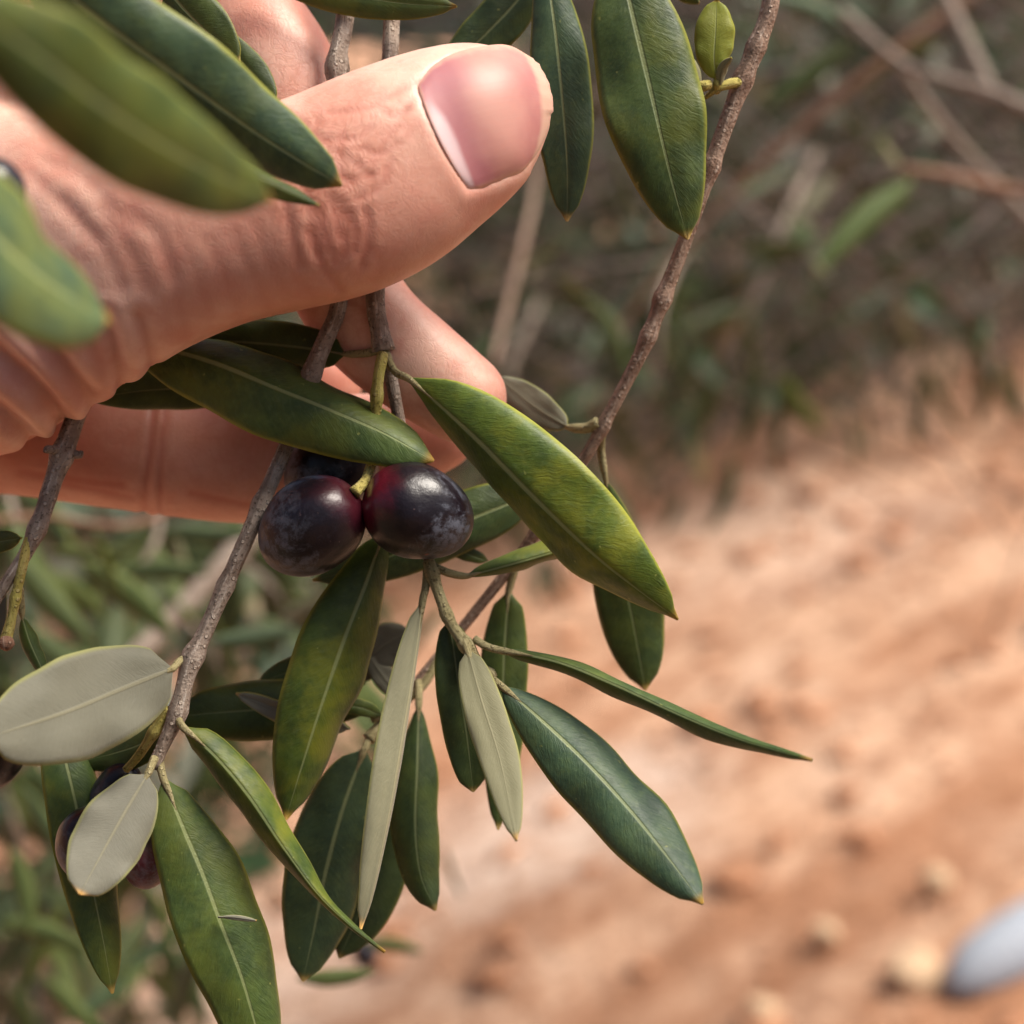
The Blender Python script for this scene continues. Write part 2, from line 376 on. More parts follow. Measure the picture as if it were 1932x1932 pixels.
def foliage_material():
    t = NT('far_foliage'); at = t.n('ShaderNodeAttribute', attribute_name='tint')
    c = at.outputs['Color']
    b = t.n('ShaderNodeBsdfPrincipled', i_Base_Color=c, i_Roughness=0.5)
    b.inputs['Specular IOR Level'].default_value = 0.35
    tr = t.n('ShaderNodeBsdfTranslucent', i_0=c)
    return t.done(t.n('ShaderNodeMixShader', i_0=0.2, i_1=b.outputs[0], i_2=tr.outputs[0]))
M_FOL = foliage_material()

# ------------------------------------------------------------------ ground, bank
def axis(lo, hi, core_lo, core_hi, step, grow=1.25):
    a = list(np.arange(core_lo, core_hi + 1e-6, step)); s = step
    while a[-1] < hi: s *= grow; a.append(a[-1] + s)
    s = step; pre = []; x = core_lo
    while x > lo: s *= grow; x -= s; pre.append(x)
    return np.array(pre[::-1] + a)
def ground_h(x, y):
    c, s = math.cos(-STREAK), math.sin(-STREAK)
    a = x * c - y * s; b = x * s + y * c
    h = 0.035 * noise.noise((a * 0.5, b * 2.6, 1.7)) + 0.020 * noise.noise((a * 1.6, b * 5.5, 8.2))
    h += 0.016 * noise.fractal((x * 5, y * 5, 0.3), 1.0, 2.0, 3) + 0.010 * noise.fractal((x * 22, y * 22, 4.0), 1.0, 2.0, 2)
    return h + slope(x, y)
xs = axis(-90, 90, -1.6, 2.6, 0.03); ys = axis(-30, 150, 1.0, 6.5, 0.03)
gv = []
for yy in ys:
    for xx in xs:
        near = max(0.0, 1 - max(0, abs(xx) - 3) / 6) if yy < 9 else 0
        sl_ = slope(xx, yy); gv.append((xx, yy, (ground_h(xx, yy) - sl_) * near + sl_))
nx = len(xs)
gf = [(j * nx + i, j * nx + i + 1, (j + 1) * nx + i + 1, (j + 1) * nx + i) for j in range(len(ys) - 1) for i in range(nx - 1)]
ground = mesh_obj('ground', gv, gf, M_GROUND); ground['kind'] = 'structure'

# a low dry earth bank behind the trees, rising to the right
bv, bf = [], []
bx = np.linspace(-14, 16, 121); bs_ = np.linspace(0, 1, 26)
for s in bs_:
    for xx in bx:
        y = 8.4 + 3.2 * s - 0.05 * xx + 0.35 * noise.noise((xx * 0.4, s * 2, 3.0))
        z = -0.15 + (1.15 + 0.03 * xx + 0.25 * noise.noise((xx * 0.35, 0.5, 0))) * (s * s * (3 - 2 * s)) + 0.10 * noise.fractal((xx * 1.3, y * 1.3, 2), 1.0, 2.0, 4)
        bv.append((xx, y, z + slope(xx, y)))
nb_ = len(bx)
bf = [(j * nb_ + i, j * nb_ + i + 1, (j + 1) * nb_ + i + 1, (j + 1) * nb_ + i) for j in range(len(bs_) - 1) for i in range(nb_ - 1)]
for i in range(nb_): bv.append((bx[i], 13.5, -0.3))
k0 = (len(bs_) - 1) * nb_; k1 = len(bs_) * nb_
bf += [(k0 + i, k0 + i + 1, k1 + i + 1, k1 + i) for i in range(nb_ - 1)]
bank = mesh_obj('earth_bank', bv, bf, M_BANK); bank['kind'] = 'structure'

# stones and clods
def rock_mesh(seed, rough=0.25, sub=3):
    bm = bmesh.new(); bmesh.ops.create_icosphere(bm, subdivisions=sub, radius=1)
    for v in bm.verts:
        v.co *= 1 + rough * noise.fractal(v.co * 1.1 + Vector((seed * 3.1, seed, 0)), 1.0, 2.0, 3)
    me = bpy.data.meshes.new('rock'); bm.to_mesh(me); bm.free()
    me.polygons.foreach_set('use_smooth', [True] * len(me.polygons)); return me
M_PALE = simple('pale_stone', (0.66, 0.48, 0.31), 0.9, (0.5, 0.32, 0.19), 40, 0.004)
M_BLUE = simple('grey_stone', (0.36, 0.39, 0.44), 0.75, (0.26, 0.285, 0.33), 14, 0.004)
M_CLOD = simple('earth_clod', (0.40, 0.195, 0.105), 0.95, (0.29, 0.125, 0.06), 40, 0.006, 0.8)
def stone(name, mat, x, y, size, rot, seed, label):
    me = rock_mesh(seed, 0.12 if mat is M_BLUE else 0.22); me.materials.append(mat)
    o = bpy.data.objects.new(name, me); COL.objects.link(o)
    g = G(x, y, 0.4 * size[2]); o.location = g; o.scale = [k * (.62 if mat is M_PALE else .66) for k in size]; o.rotation_euler = rot
    return tag(o, label, 'stone', None)
stone('stone', M_PALE, 1727, 1838, (0.050, 0.048, 0.042), (0.2, 0.1, 0.4), 1, 'rounded cream stone beside the blue-grey stone at lower right')
stone('stone', M_PALE, 1556, 1760, (0.026, 0.028, 0.022), (0.2, 0.5, 0.9), 2, 'small cream pebble on red earth left of the rounded cream stone')
stone('stone', M_PALE, 1766, 1660, (0.036, 0.030, 0.026), (0.1, 0.3, 1.9), 3, 'flat pale pebble on red earth above the rounded cream stone')
stone('stone', M_PALE, 1440, 1905, (0.030, 0.030, 0.02), (0.1, 0.3, 0.9), 9, 'pale flat stone near the bottom edge right of centre')
gs, ge = G(1815, 1850), G(2010, 1735)
ang = math.atan2(ge.y - gs.y, ge.x - gs.x)
stone('stone', M_BLUE, 1935, 1772, (0.165, 0.060, 0.055), (0.08, -.28, ang), 4, 'long pale blue-grey stone at the lower right edge of the photo')
cv, cf = [], []
cm = [rock_mesh(k + 20, 0.45, 1) for k in range(5)]
cvs = [np.array([v.co[:] for v in m.vertices]) for m in cm]; cfs = [[tuple(p.vertices) for p in m.polygons] for m in cm]
for i in range(2600):
    xx = random.uniform(-1.5, 2.6); yy = random.uniform(1.3, 6.0)
    r = 0.006 + 0.030 * random.random() ** 3.2
    k = i % 5; a = random.uniform(0, 6.28)
    rm = np.array([[math.cos(a), -math.sin(a), 0], [math.sin(a), math.cos(a), 0], [0, 0, 1]])
    v = (cvs[k] * np.array([r, r * random.uniform(.6, 1), r * .6])) @ rm.T + np.array([xx, yy, ground_h(xx, yy) + r * 0.2])
    o0 = len(cv); cv += [tuple(q) for q in v]; cf += [tuple(j + o0 for j in f) for f in cfs[k]]
clods = mesh_obj('earth_clods', cv, cf, M_CLOD, smooth=False); clods['kind'] = 'stuff'
tag(clods, 'loose crumbs and clods scattered over the red earth', 'clods')

# ------------------------------------------------------------------ background olive trees
def tube_arrays(pts, radii, sides=5):
    n = len(pts); V, F, UV = [], [], []
    prev = None; acc = 0.0
    for i in range(n):
        T = (pts[min(i + 1, n - 1)] - pts[max(i - 1, 0)]).normalized()
        if prev is None:
            a = T.orthogonal().normalized()
        else:
            a = (prev - T * prev.dot(T)); a = a.normalized() if a.length > 1e-6 else T.orthogonal().normalized()
        prev = a; b = T.cross(a)
        if i: acc += (pts[i] - pts[i - 1]).length
        for k in range(sides):
            th = 2 * math.pi * k / sides
            V.append(pts[i] + (a * math.cos(th) + b * math.sin(th)) * radii[i]); UV.append((k / sides, acc * 40))
    for i in range(n - 1):
        for k in range(sides):
            k2 = (k + 1) % sides
            F.append((i * sides + k, i * sides + k2, (i + 1) * sides + k2, (i + 1) * sides + k))
    F.append(tuple(range(sides))[::-1]); F.append(tuple((n - 1) * sides + k for k in range(sides)))
    return V, F, UV
LV, LF, LC = [], [], []         # far leaves of the tree being built
TV, TF = [], []                 # far twigs
def far_leaf(p, d, nrm, L, W, col):
    s = d.cross(nrm).normalized(); nrm = s.cross(d)
    o0 = len(LV); f = 0.18 * W; bend = -0.10 * L
    LV.extend([p, p + d * .33 * L + s * W + nrm * f, p + d * .33 * L + nrm * bend * .15, p + d * .33 * L - s * W + nrm * f,
               p + d * .68 * L + s * W * .85 + nrm * (f + bend * .5), p + d * .68 * L + nrm * bend * .45, p + d * .68 * L - s * W * .85 + nrm * (f + bend * .5), p + d * L + nrm * bend])
    for q in ((0, 2, 1), (0, 3, 2), (1, 2, 5, 4), (2, 3, 6, 5), (4, 5, 7), (5, 6, 7)): LF.append(tuple(i + o0 for i in q))
    LC.extend([col] * 8)
def rdir():
    v = Vector((random.gauss(0, 1), random.gauss(0, 1), random.gauss(0, 1))); return v.normalized()
def leafcol():
    r = random.random()
    if r < .60: c = (0.024, 0.050, 0.016)
    elif r < .78: c = (0.045, 0.065, 0.016)
    elif r < .92: c = (0.11, 0.115, 0.08)
    else: c = (0.14, 0.10, 0.04)
    k = random.uniform(.7, 1.3); return (c[0] * k, c[1] * k, c[2] * k, 1)
def gap(q):
    """an opening in the crowns where the sky shows"""
    v = q - O; dd = v.dot(FW)
    if dd < 2: return False
    sx = 966 + v.dot(RT) / dd / HALF * 966; sy = 966 - v.dot(UP) / dd / HALF * 966
    return 560 < sx < 1120 and -120 < sy < 120
def sprig(p, d, L, leaves, r0=0.0022, droop=0.5, leafL=0.045):
    if gap(p) and random.random() < .93: return
    n = 6; pts = [p]; dd = d.copy()
    for i in range(n - 1):
        dd = (dd + Vector((0, 0, -droop * .18)) + rdir() * .16).normalized(); pts.append(pts[-1] + dd * (L / (n - 1)))
    V, F, _ = tube_arrays(pts, [r0 * (1 - .75 * i / (n - 1)) for i in range(n)], 4)
    o0 = len(TV); TV.extend(V); TF.extend(tuple(i + o0 for i in f) for f in F)
    if leaves:
        for i in range(leaves):
            t = random.uniform(.15, 1) * (n - 1); k = min(int(t), n - 2); q = pts[k].lerp(pts[k + 1], t - k)
            ax = (pts[k + 1] - pts[k]).normalized(); sd_ = ax.cross(rdir()).normalized()
            ld = (ax * .75 + sd_ * .85 + Vector((0, 0, -.25))).normalized()
            far_leaf(q, ld, (Vector((0, 0, 1)) + rdir() * .8).normalized(), leafL * random.uniform(.7, 1.2), leafL * random.uniform(.10, .15), leafcol())
    return pts
def flush(root, base):
    tw = mesh_obj('twigs', TV, TF, M_TWIGFAR, root, base); tw['kind'] = 'stuff'
    fo = mesh_obj('foliage', LV, LF, M_FOL, root, base); fo['kind'] = 'stuff'
    at = fo.data.color_attributes.new('tint', 'FLOAT_COLOR', 'POINT'); at.data.foreach_set('color', np.array(LC, dtype=np.float32).ravel())
    LV.clear(); LF.clear(); LC.clear(); TV.clear(); TF.clear()
M_TWIGFAR = simple('far_twig', (0.085, 0.062, 0.050), 0.85, (0.048, 0.035, 0.028), 60, 0.001)
M_TWIGFINE = simple('fine_twig', (0.17, 0.13, 0.11), 0.85, (0.10, 0.075, 0.06), 60, 0.001)
M_TRUNK = simple('trunk_bark', (0.17, 0.14, 0.11), 0.9, (0.09, 0.07, 0.055), 14, 0.02, 0.9)

def lower_edge(x):      # lower hanging edge of the crown seen in the frame
    return float(np.interp(x, [-1500, 300, 700, 1000, 1150, 1350, 1500, 1750, 1950, 2600, 4000], [1250, 1180, 1080, 1000, 960, 900, 800, 720, 660, 560, 450]))
def trunk(root, base, foot, top, r, limbs):
    pts = catmull([foot - Vector((0, 0, .1)), foot.lerp(top, .35) + Vector((.08, -.05, 0)), foot.lerp(top, .7) + Vector((-.06, .04, 0)), top], 12)
    V, F, UV = tube_arrays(pts, [r * (1.35 - .6 * i / 11) * (1 + .12 * noise.noise((i * .9, 2, 0))) for i in range(12)], 14)
    mesh_obj('trunk', V, F, M_TRUNK, root, base, uv=UV)
    for e in limbs:
        q = catmull([top - Vector((0, 0, .15)), top.lerp(e, .4) + Vector((0, 0, .18)), e], 9)
        V, F, UV = tube_arrays(q, [r * .5 * (1 - .8 * i / 8) + .004 for i in range(9)], 8)
        mesh_obj('limb', V, F, M_TRUNK, root, base, uv=UV)
foot = Vector((1.75, 7.0, slope(1.75, 7)))
tree = thing('olive_tree', 'twiggy olive tree with dark drooping crown behind the hand, upper right', 'tree', foot, None)
trunk(tree, foot, foot, Vector((1.6, 6.4, 2.0)), .14, [Vector((.2, 3.8, 1.6)), Vector((-.6, 4.6, 1.9)), Vector((1.2, 3.4, 1.6)), Vector((2.8, 4.6, 1.9)), Vector((1.2, 5.9, 2.4))])
def blob(n, c, rad, leaves, L, leafL):
    for i in range(n):
        v = rdir() * random.random() ** .4
        sprig(Vector((c[0] + v.x * rad[0], c[1] + v.y * rad[1], c[2] + v.z * rad[2])), (v + Vector((0, 0, -.3)) + rdir() * .5).normalized(), random.uniform(*L), random.randint(*leaves), .003, .5, leafL)
def in_crown(n, dlo, dhi, x0, x1, y0, edge_off, leaves, Lr, bare, leafL=0.045, p=1.0):
    c = 0
    while c < n:
        x = random.uniform(x0, x1); y = random.uniform(y0, 1300); d = dlo + (dhi - dlo) * random.random() ** p
        if y > lower_edge(x) + edge_off - 140 * random.random(): continue
        q = P(x, y, d * 1000)
        if q.z < .15 + slope(q.x, q.y): continue
        dr = (rdir() * .9 + Vector((-.25, -.1, -.35))).normalized()
        sprig(q, dr, random.uniform(*Lr), 0 if random.random() < bare else random.randint(*leaves), random.uniform(.0012, .003), .5, leafL)
        c += 1
in_crown(1100, 3.3, 4.5, -100, 2700, -350, -40, (9, 15), (.18, .38), .18, .066)
in_crown(2600, 4.0, 5.6, -500, 2900, -400, -10, (9, 15), (.2, .45), .30, .07)
in_crown(2200, 5.2, 6.8, -900, 3200, -500, 10, (9, 16), (.3, .6), .35, .075)
blob(1500, (1.6, 6.3, 2.7), (3.6, 1.9, 1.3), (9, 15), (.35, .7), .10)  # upper crown added to shade the bush, mostly above the view
blob(500, (4.2, 5.4, 1.6), (1.4, 1.6, 1.3), (9, 15), (.35, .7), .10)  # unseen foliage added on the sun side for its shade
in_crown(170, 1.1, 1.9, 1000, 2600, -200, -120, (7, 11), (.12, .24), 0, .045)
for i in range(260):        # bare grey twigs crossing the crown
    x = random.uniform(800, 2500); y = random.uniform(-200, lower_edge(x) - 60); q = P(x, y, random.uniform(1200, 3200))
    sprig(q, (Vector((random.choice([-1, 1]) * 1.0, .2, random.uniform(-.6, .8)))).normalized(), random.uniform(.25, .6), 0, random.uniform(.0015, .004), .2)
flush(tree, foot)
for i in range(190):       # fine pale tangle of thin twigs nearer the lens
    x = random.uniform(1150, 2400); y = random.uniform(-100, lower_edge(x) - 90); q = P(x, y, random.uniform(750, 1500))
    sprig(q, Vector((random.choice([-1, 1]), random.uniform(-.4, .4), random.uniform(-1.6, 1.6))).normalized(), random.uniform(.12, .3), 0, random.uniform(.0008, .0017), .2, .04)
tg = mesh_obj('fine_twigs', TV, TF, M_TWIGFINE, tree, foot); tg['kind'] = 'stuff'; TV.clear(); TF.clear()

# second tree further back on the left
foot2 = Vector((-1.9, 5.4, 0))
tree2 = thing('olive_tree', 'olive tree with dim green crown at far left behind the held twigs', 'tree', foot2, None)
trunk(tree2, foot2, foot2, Vector((-1.7, 5.2, 1.4)), .10, [Vector((-.6, 4.4, 1.9)), Vector((-2.6, 4.6, 2.0)), Vector((-1.4, 6.2, 2.3))])
blob(420, (-1.6, 5.2, 1.25), (1.9, 1.0, 1.0), (9, 15), (.3, .6), .06)
for i in range(420):
    x = -700 + 1500 * random.random() ** .8; y = random.uniform(900, 2200)
    if x > 620 - .42 * (y - 950) + random.uniform(-90, 60): continue
    q = P(x, y, random.uniform(900, 1900))
    if q.z < .12: continue
    sprig(q, (rdir() + Vector((0, 0, -.4))).normalized(), random.uniform(.1, .2), random.randint(7, 12), .0022, .5, .05)
flush(tree2, foot2)

# unseen olive crown added behind the camera to block frontal sky and ground bounce
foot3 = Vector((-.7, -1.5, 0))
shade_tree = thing('olive_tree', 'unseen olive tree added behind the viewpoint to hold back frontal light', 'tree', foot3, None)
trunk(shade_tree, foot3, foot3, Vector((-.6, -1.4, 1.5)), .12, [Vector((-1.2, -.5, 1.9)), Vector((.9, -.9, 1.9)), Vector((-.2, -.7, 2.2))])
n3 = 0
while n3 < 1500:
    q = Vector((random.uniform(-1.8, 1.9), random.uniform(-1.9, -.22), random.uniform(.15, 2.0)))
    if q.z > 1.55 and q.y > -.5: continue
    sprig(q, (rdir() + Vector((0, .1, -.5))).normalized(), random.uniform(.1, .22), random.randint(9, 14), .0025, .5, .075); n3 += 1
flush(shade_tree, foot3)

# ------------------------------------------------------------------ leaves, twigs, olives of the near branches
def prof(t, peak, q=1.0):
    a = peak / (1 - peak); b = 1.0
    a *= q * 1.18; b *= q * 1.32
    m = (a / (a + b)) ** a * (b / (a + b)) ** b
    f = (max(t, 1e-6) ** a * max(1 - t, 1e-6) ** b) / m
    return f * min(1.0, (1 - t) / .05 * .6 + .4) * min(1.0, t / .06 * .7 + .3)
LEAFSEED = [0]
def leaf_geo(mid, wfun, aL, aR, under=False, th=0.00034, wave=0.05, petiole=None, pr=0.0006, nA=30, nB=6, viewfrom=None, curl=14):
    """mid: list of midrib points. aL/aR: out-of-plane angle of the two halves (deg, + = margin towards the viewer)"""
    LEAFSEED[0] += 1; sd = LEAFSEED[0] * 1.37
    vf = viewfrom if viewfrom is not None else O
    n = len(mid); V, F, MI, UV = [], [], [], []
    L = sum((mid[i + 1] - mid[i]).length for i in range(n - 1))
    top, bot = [], []
    m = 2 * nB + 1
    for i in range(n):
        t = i / (n - 1)
        T = (mid[min(i + 1, n - 1)] - mid[max(i - 1, 0)]).normalized()
        vw = (vf - mid[i]).normalized()
        C = vw.cross(T).normalized()      # image-left of travel
        N = T.cross(C).normalized()
        if N.dot(vw) < 0: N = -N
        w_ = max(wfun(t), 0.00012)
        al = aL(t) if callable(aL) else aL; ar = aR(t) if callable(aR) else aR
        wv = wave * w_
        for j in range(m):
            f = (j - nB) / nB; s = 1 if f < 0 else -1; af = abs(f)
            a = R((al if f < 0 else ar) + curl * (af - .5) * (-1))
            dirv = C * s * math.cos(a) + N * math.sin(a); nn = N * math.cos(a) - C * s * math.sin(a)
            if j == nB: nn = (N * 2 + (N * math.cos(R(al)) - C * math.sin(R(al))) * 0).normalized()
            ww = w_ * (1 + 0.045 * noise.noise((t * 6 + sd, f * .01 + (3 if f > 0 else 0), sd)) * (1 if af > .8 else .4))
            p = mid[i] + dirv * (ww * af) + nn * (wv * af * af * noise.noise((t * 5 + sd, f * 1.2, sd)) * 2.0)
            edge = 1 - 0.45 * af ** 6
            rid = 0.00022 * math.exp(-(f * nB / .55) ** 2) * (1 - .6 * t)
            hi = th * .5 * edge; 
            if under: top.append(p + nn * (hi + rid)); bot.append(p - nn * hi)
            else: top.append(p + nn * (hi - rid * .45)); bot.append(p - nn * (hi + rid))
            UV.append((f * .5 + .5, t))
    V = top + bot; UV = UV + UV; k = n * m
    ft, fb = (1, 0) if under else (0, 1)
    for i in range(n - 1):
        for j in range(m - 1):
            a, b, c, d = i * m + j, i * m + j + 1, (i + 1) * m + j + 1, (i + 1) * m + j
            F.append((a, b, c, d)); MI.append(ft); F.append((k + a, k + d, k + c, k + b)); MI.append(fb)
        for j in (0, m - 1):
            a, d = i * m + j, (i + 1) * m + j
            F.append((a, d, k + d, k + a) if j == 0 else (a, k + a, k + d, d)); MI.append(2)
    for i in (0, n - 1):
        for j in range(m - 1):
            a, b = i * m + j, i * m + j + 1
            F.append((a, k + a, k + b, b)); MI.append(2)
    if petiole:
        pp = catmull(petiole, 16); rr = [pr * (1.25 - .35 * i / 15) * (1 if i < 9 else max(.25, 1 - .75 * (i - 8) / 7)) for i in range(16)]
        v2, f2, _ = tube_arrays(pp, rr, 8); o0 = len(V); V += v2; UV += [(.5, .02)] * len(v2)
        for f in f2: F.append(tuple(i + o0 for i in f)); MI.append(2)
    return V, F, MI, UV
def leaf(root, pts, w_, aL=0, aR=0, peak=.45, q=.62, under=False, col=(.3, .3, .5), petiole=None, pr=7, wave=.12, name='leaf', label=None, curl=14, th=0.40, young=False):
    d = sum(p[2] for p in pts) / len(pts)
    mid = catmull([P(*p) for p in pts], 34); W = w_ * px(d)
    pt = [P(*p) for p in petiole] + [mid[0], mid[2], mid[4]] if petiole else None
    V, F, MI, UV = leaf_geo(mid, lambda t: W * prof(t, peak, q), aL, aR, under, th * 1e-3, wave, None, pr * px(d), curl=curl)
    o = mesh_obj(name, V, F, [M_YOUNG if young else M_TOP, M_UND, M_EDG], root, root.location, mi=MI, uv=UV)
    o.color = (*col, 1)
    if label: o['label'] = label
    if pt:
        pp = catmull(pt, 18); r0 = pr * px(d)
        v2, f2, u2 = tube_arrays(pp, [r0 * (1.2 - .3 * i / 17) * (1 if i < 10 else max(.12, 1 - .88 * (i - 9) / 8)) for i in range(18)], 9)
        mesh_obj('petiole', v2, f2, M_TAN if not young else M_STALK, o, root.location, uv=u2)
    return o
def twig(root, pts, radii, mat=None, name='twig', knots=(), sides=12, n=None):
    W = [P(*p) for p in pts]; n = n or max(14, len(pts) * 7)
    c = catmull(W, n)
    d = np.array([p[2] for p in pts]).mean()
    cum = np.concatenate([[0], np.cumsum([(W[i + 1] - W[i]).length for i in range(len(W) - 1)])]); cum /= cum[-1]
    rr = [float(np.interp(i / (n - 1), cum, radii)) * px(d) for i in range(n)]
    for kx, ky, amp in knots:
        kp = np.array([kx, ky]); best = 0; bd = 1e9
        for i, p in enumerate(c):
            v = p - O; dd = v.dot(FW); sx = 966 + v.dot(RT) / dd / HALF * 966; sy = 966 - v.dot(UP) / dd / HALF * 966
            e = (sx - kx) ** 2 + (sy - ky) ** 2
            if e < bd: bd = e; best = i
        for i in range(n): rr[i] *= 1 + amp * math.exp(-((c[i] - c[best]).length / (rr[best] * 1.1)) ** 2)
    for i in range(n): rr[i] *= 1 + .04 * noise.noise(c[i] * 420) + .04 * noise.noise(c[i] * 1300)
    V, F, UV = tube_arrays(c, rr, sides)
    return mesh_obj(name, V, F, mat or M_BARK, root, root.location, uv=UV)
def olive(root, cx, cy, d, a, b, axis_deg, tilt=0, col=(1, 0, 0), stem=None, label=None):
    """a, b: half length / half width in px; axis_deg: direction of the stem end in the picture; tilt: stem end leaning to the viewer"""
    c = P(cx, cy, d); s = px(d)
    z = (RT * math.cos(R(axis_deg)) + UP * math.sin(R(axis_deg))) * math.cos(R(tilt)) - FW * math.sin(R(tilt))
    bm = bmesh.new(); bmesh.ops.create_uvsphere(bm, u_segments=48, v_segments=32, radius=1)
    sd = random.random() * 50
    for v in bm.verts:
        k = 1 + .045 * v.co.z - .02 * v.co.z ** 2 +   .040 * noise.noise(v.co * 1.5 + Vector((sd, 0, 0)))
        zz = v.co.z * (1 - .07 * math.exp(-((1 - v.co.z) / .05)))
        v.co = Vector((v.co.x * b * s * k, v.co.y * b * s * k, zz * a * s))
    me = bpy.data.meshes.new('olive'); bm.to_mesh(me); bm.free(); me.materials.append(M_OLIVE)
    me.polygons.foreach_set('use_smooth', [True] * len(me.polygons))
    o = bpy.data.objects.new('olive', me); COL.objects.link(o); o.parent = root
    o.location = c - root.location; o.rotation_mode = 'QUATERNION'; o.rotation_quaternion = z.to_track_quat('Z', 'Y'); o.color = (*col, 1)
    if label: o['label'] = label
    if stem: twig(root, stem, [10] * (len(stem) - 1) + [13], M_STALK, 'fruit_stalk')
    return o

# ---- near background sprigs: every leaf is its own part, sharing a few meshes
PROTO = []
for k in range(5):
    bend = [.10, -.06, .16, .03, -.12][k]
    mid = [Vector((bend * .4 * math.sin(math.pi * t), t, -bend * t * t)) for t in np.linspace(0, 1, 13)]
    V, F, MI, UV = leaf_geo(mid, lambda t: [.11, .13, .10, .12, .115][k] * prof(t, .48, .6), -16, -10, k == 3, .008, .08, None, .01, nB=3, viewfrom=Vector((0, .5, 8)))
    o = mesh_obj('leaf', V, F, [M_TOP, M_UND, M_EDG], None, mi=MI, uv=UV); PROTO.append(o.data); bpy.data.objects.remove(o)
def nleaf(root, a, b, k=0, roll=0, col=(.3, .3, .5), wide=1.0):
    p, q = P(*a), P(*b); y = (q - p); L = y.length; y.normalize(); vw = (O - p).normalized()
    x = y.cross(vw).normalized(); z = x.cross(y)
    m = Matrix((x, y, z)).transposed() @ Matrix.Rotation(R(roll), 3, 'Y')
    o = bpy.data.objects.new('leaf', PROTO[k]); COL.objects.link(o); o.parent = root
    o.matrix_local = Matrix.Translation(p - root.location) @ m.to_4x4() @ Matrix.Diagonal((L * wide, L, L, 1)); o.color = (*col, 1)
    return o
def nsprig(root, pts, radii, mat, nl, ln, seed, cols, side=1):
    twig(root, pts, radii, mat, 'twig', sides=8)
    rs = random.Random(seed)
    for i in range(nl):
        t = rs.random() * (len(pts) - 1); k = min(int(t), len(pts) - 2); f = t - k
        a = [pts[k][j] * (1 - f) + pts[k + 1][j] * f for j in range(3)]
        th = math.atan2(pts[k + 1][1] - pts[k][1], pts[k + 1][0] - pts[k][0]) + rs.choice([-1, 1]) * rs.uniform(.4, 1.1)
        L = ln * rs.uniform(.7, 1.2)
        b = (a[0] + L * math.cos(th), a[1] + L * math.sin(th) + L * .25, a[2] * (1 + rs.uniform(-.07, .05)))
        nleaf(root, a, b, rs.choice([0, 1, 2, 4]), rs.uniform(-60, 60), rs.choice(cols))
GC = [(.3, .2, .5), (.5, .1, .55), (.2, .7, .45), (.15, .3, .3), (.8, .0, .6)]
T = tree
twig(T, [(1590, 20, 700), (1700, 118, 680), (1790, 152, 660), (1865, 172, 650), (2000, 228, 640), (2300, 330, 660)], [8, 9, 10, 11, 12, 13], M_BARK)
twig(T, [(1745, -90, 690), (1820, 65, 670), (1868, 165, 655)], [11, 11, 11], M_BARK)
twig(T, [(1700, 125, 690), (1780, 238, 700), (1868, 335, 705), (1980, 455, 710), (2200, 700, 720)], [8, 9, 10, 11, 12], M_BARK)
twig(T, [(1700, 318, 620), (1790, 330, 625), (1870, 350, 640), (2000, 368, 650), (2250, 380, 660)], [8, 9, 10, 11, 12], M_BARKR)
twig(T, [(1150, 640, 900), (1330, 420, 880), (1480, 270, 870), (1660, 120, 860), (1900, -60, 860)], [7, 8, 9, 10, 12], M_BARKR)
twig(T, [(930, 690, 600), (955, 590, 610), (985, 470, 620), (1010, 330, 640), (1000, 120, 660)], [6, 7, 7, 7, 8], M_BARKG)
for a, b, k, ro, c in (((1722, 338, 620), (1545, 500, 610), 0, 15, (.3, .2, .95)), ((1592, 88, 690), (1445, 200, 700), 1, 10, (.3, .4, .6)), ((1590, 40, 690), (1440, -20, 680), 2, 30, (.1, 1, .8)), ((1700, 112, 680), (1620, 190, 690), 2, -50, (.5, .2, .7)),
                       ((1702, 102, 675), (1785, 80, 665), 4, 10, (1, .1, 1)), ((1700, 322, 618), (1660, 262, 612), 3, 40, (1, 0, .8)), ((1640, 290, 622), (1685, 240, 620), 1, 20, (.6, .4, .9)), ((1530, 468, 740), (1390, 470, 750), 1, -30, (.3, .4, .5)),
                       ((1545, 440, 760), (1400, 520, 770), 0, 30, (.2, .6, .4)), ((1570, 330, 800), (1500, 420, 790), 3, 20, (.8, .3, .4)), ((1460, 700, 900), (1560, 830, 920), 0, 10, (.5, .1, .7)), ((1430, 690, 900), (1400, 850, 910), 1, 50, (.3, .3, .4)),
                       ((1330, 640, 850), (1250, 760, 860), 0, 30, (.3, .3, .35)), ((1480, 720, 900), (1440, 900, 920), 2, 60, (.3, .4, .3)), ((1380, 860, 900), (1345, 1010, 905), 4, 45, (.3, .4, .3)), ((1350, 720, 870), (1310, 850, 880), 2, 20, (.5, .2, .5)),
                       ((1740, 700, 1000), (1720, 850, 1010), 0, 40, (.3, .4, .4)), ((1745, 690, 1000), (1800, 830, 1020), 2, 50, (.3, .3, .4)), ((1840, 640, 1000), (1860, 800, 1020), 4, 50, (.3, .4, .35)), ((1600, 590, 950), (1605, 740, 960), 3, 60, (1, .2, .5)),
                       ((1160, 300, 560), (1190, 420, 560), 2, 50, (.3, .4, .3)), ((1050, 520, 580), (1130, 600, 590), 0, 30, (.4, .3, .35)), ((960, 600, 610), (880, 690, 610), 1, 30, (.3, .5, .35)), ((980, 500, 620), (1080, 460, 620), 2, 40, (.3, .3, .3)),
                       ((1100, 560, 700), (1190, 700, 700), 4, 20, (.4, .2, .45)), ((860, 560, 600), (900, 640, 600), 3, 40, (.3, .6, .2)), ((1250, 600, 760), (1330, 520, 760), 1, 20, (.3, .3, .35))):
    nleaf(T, a, b, k, ro, c)
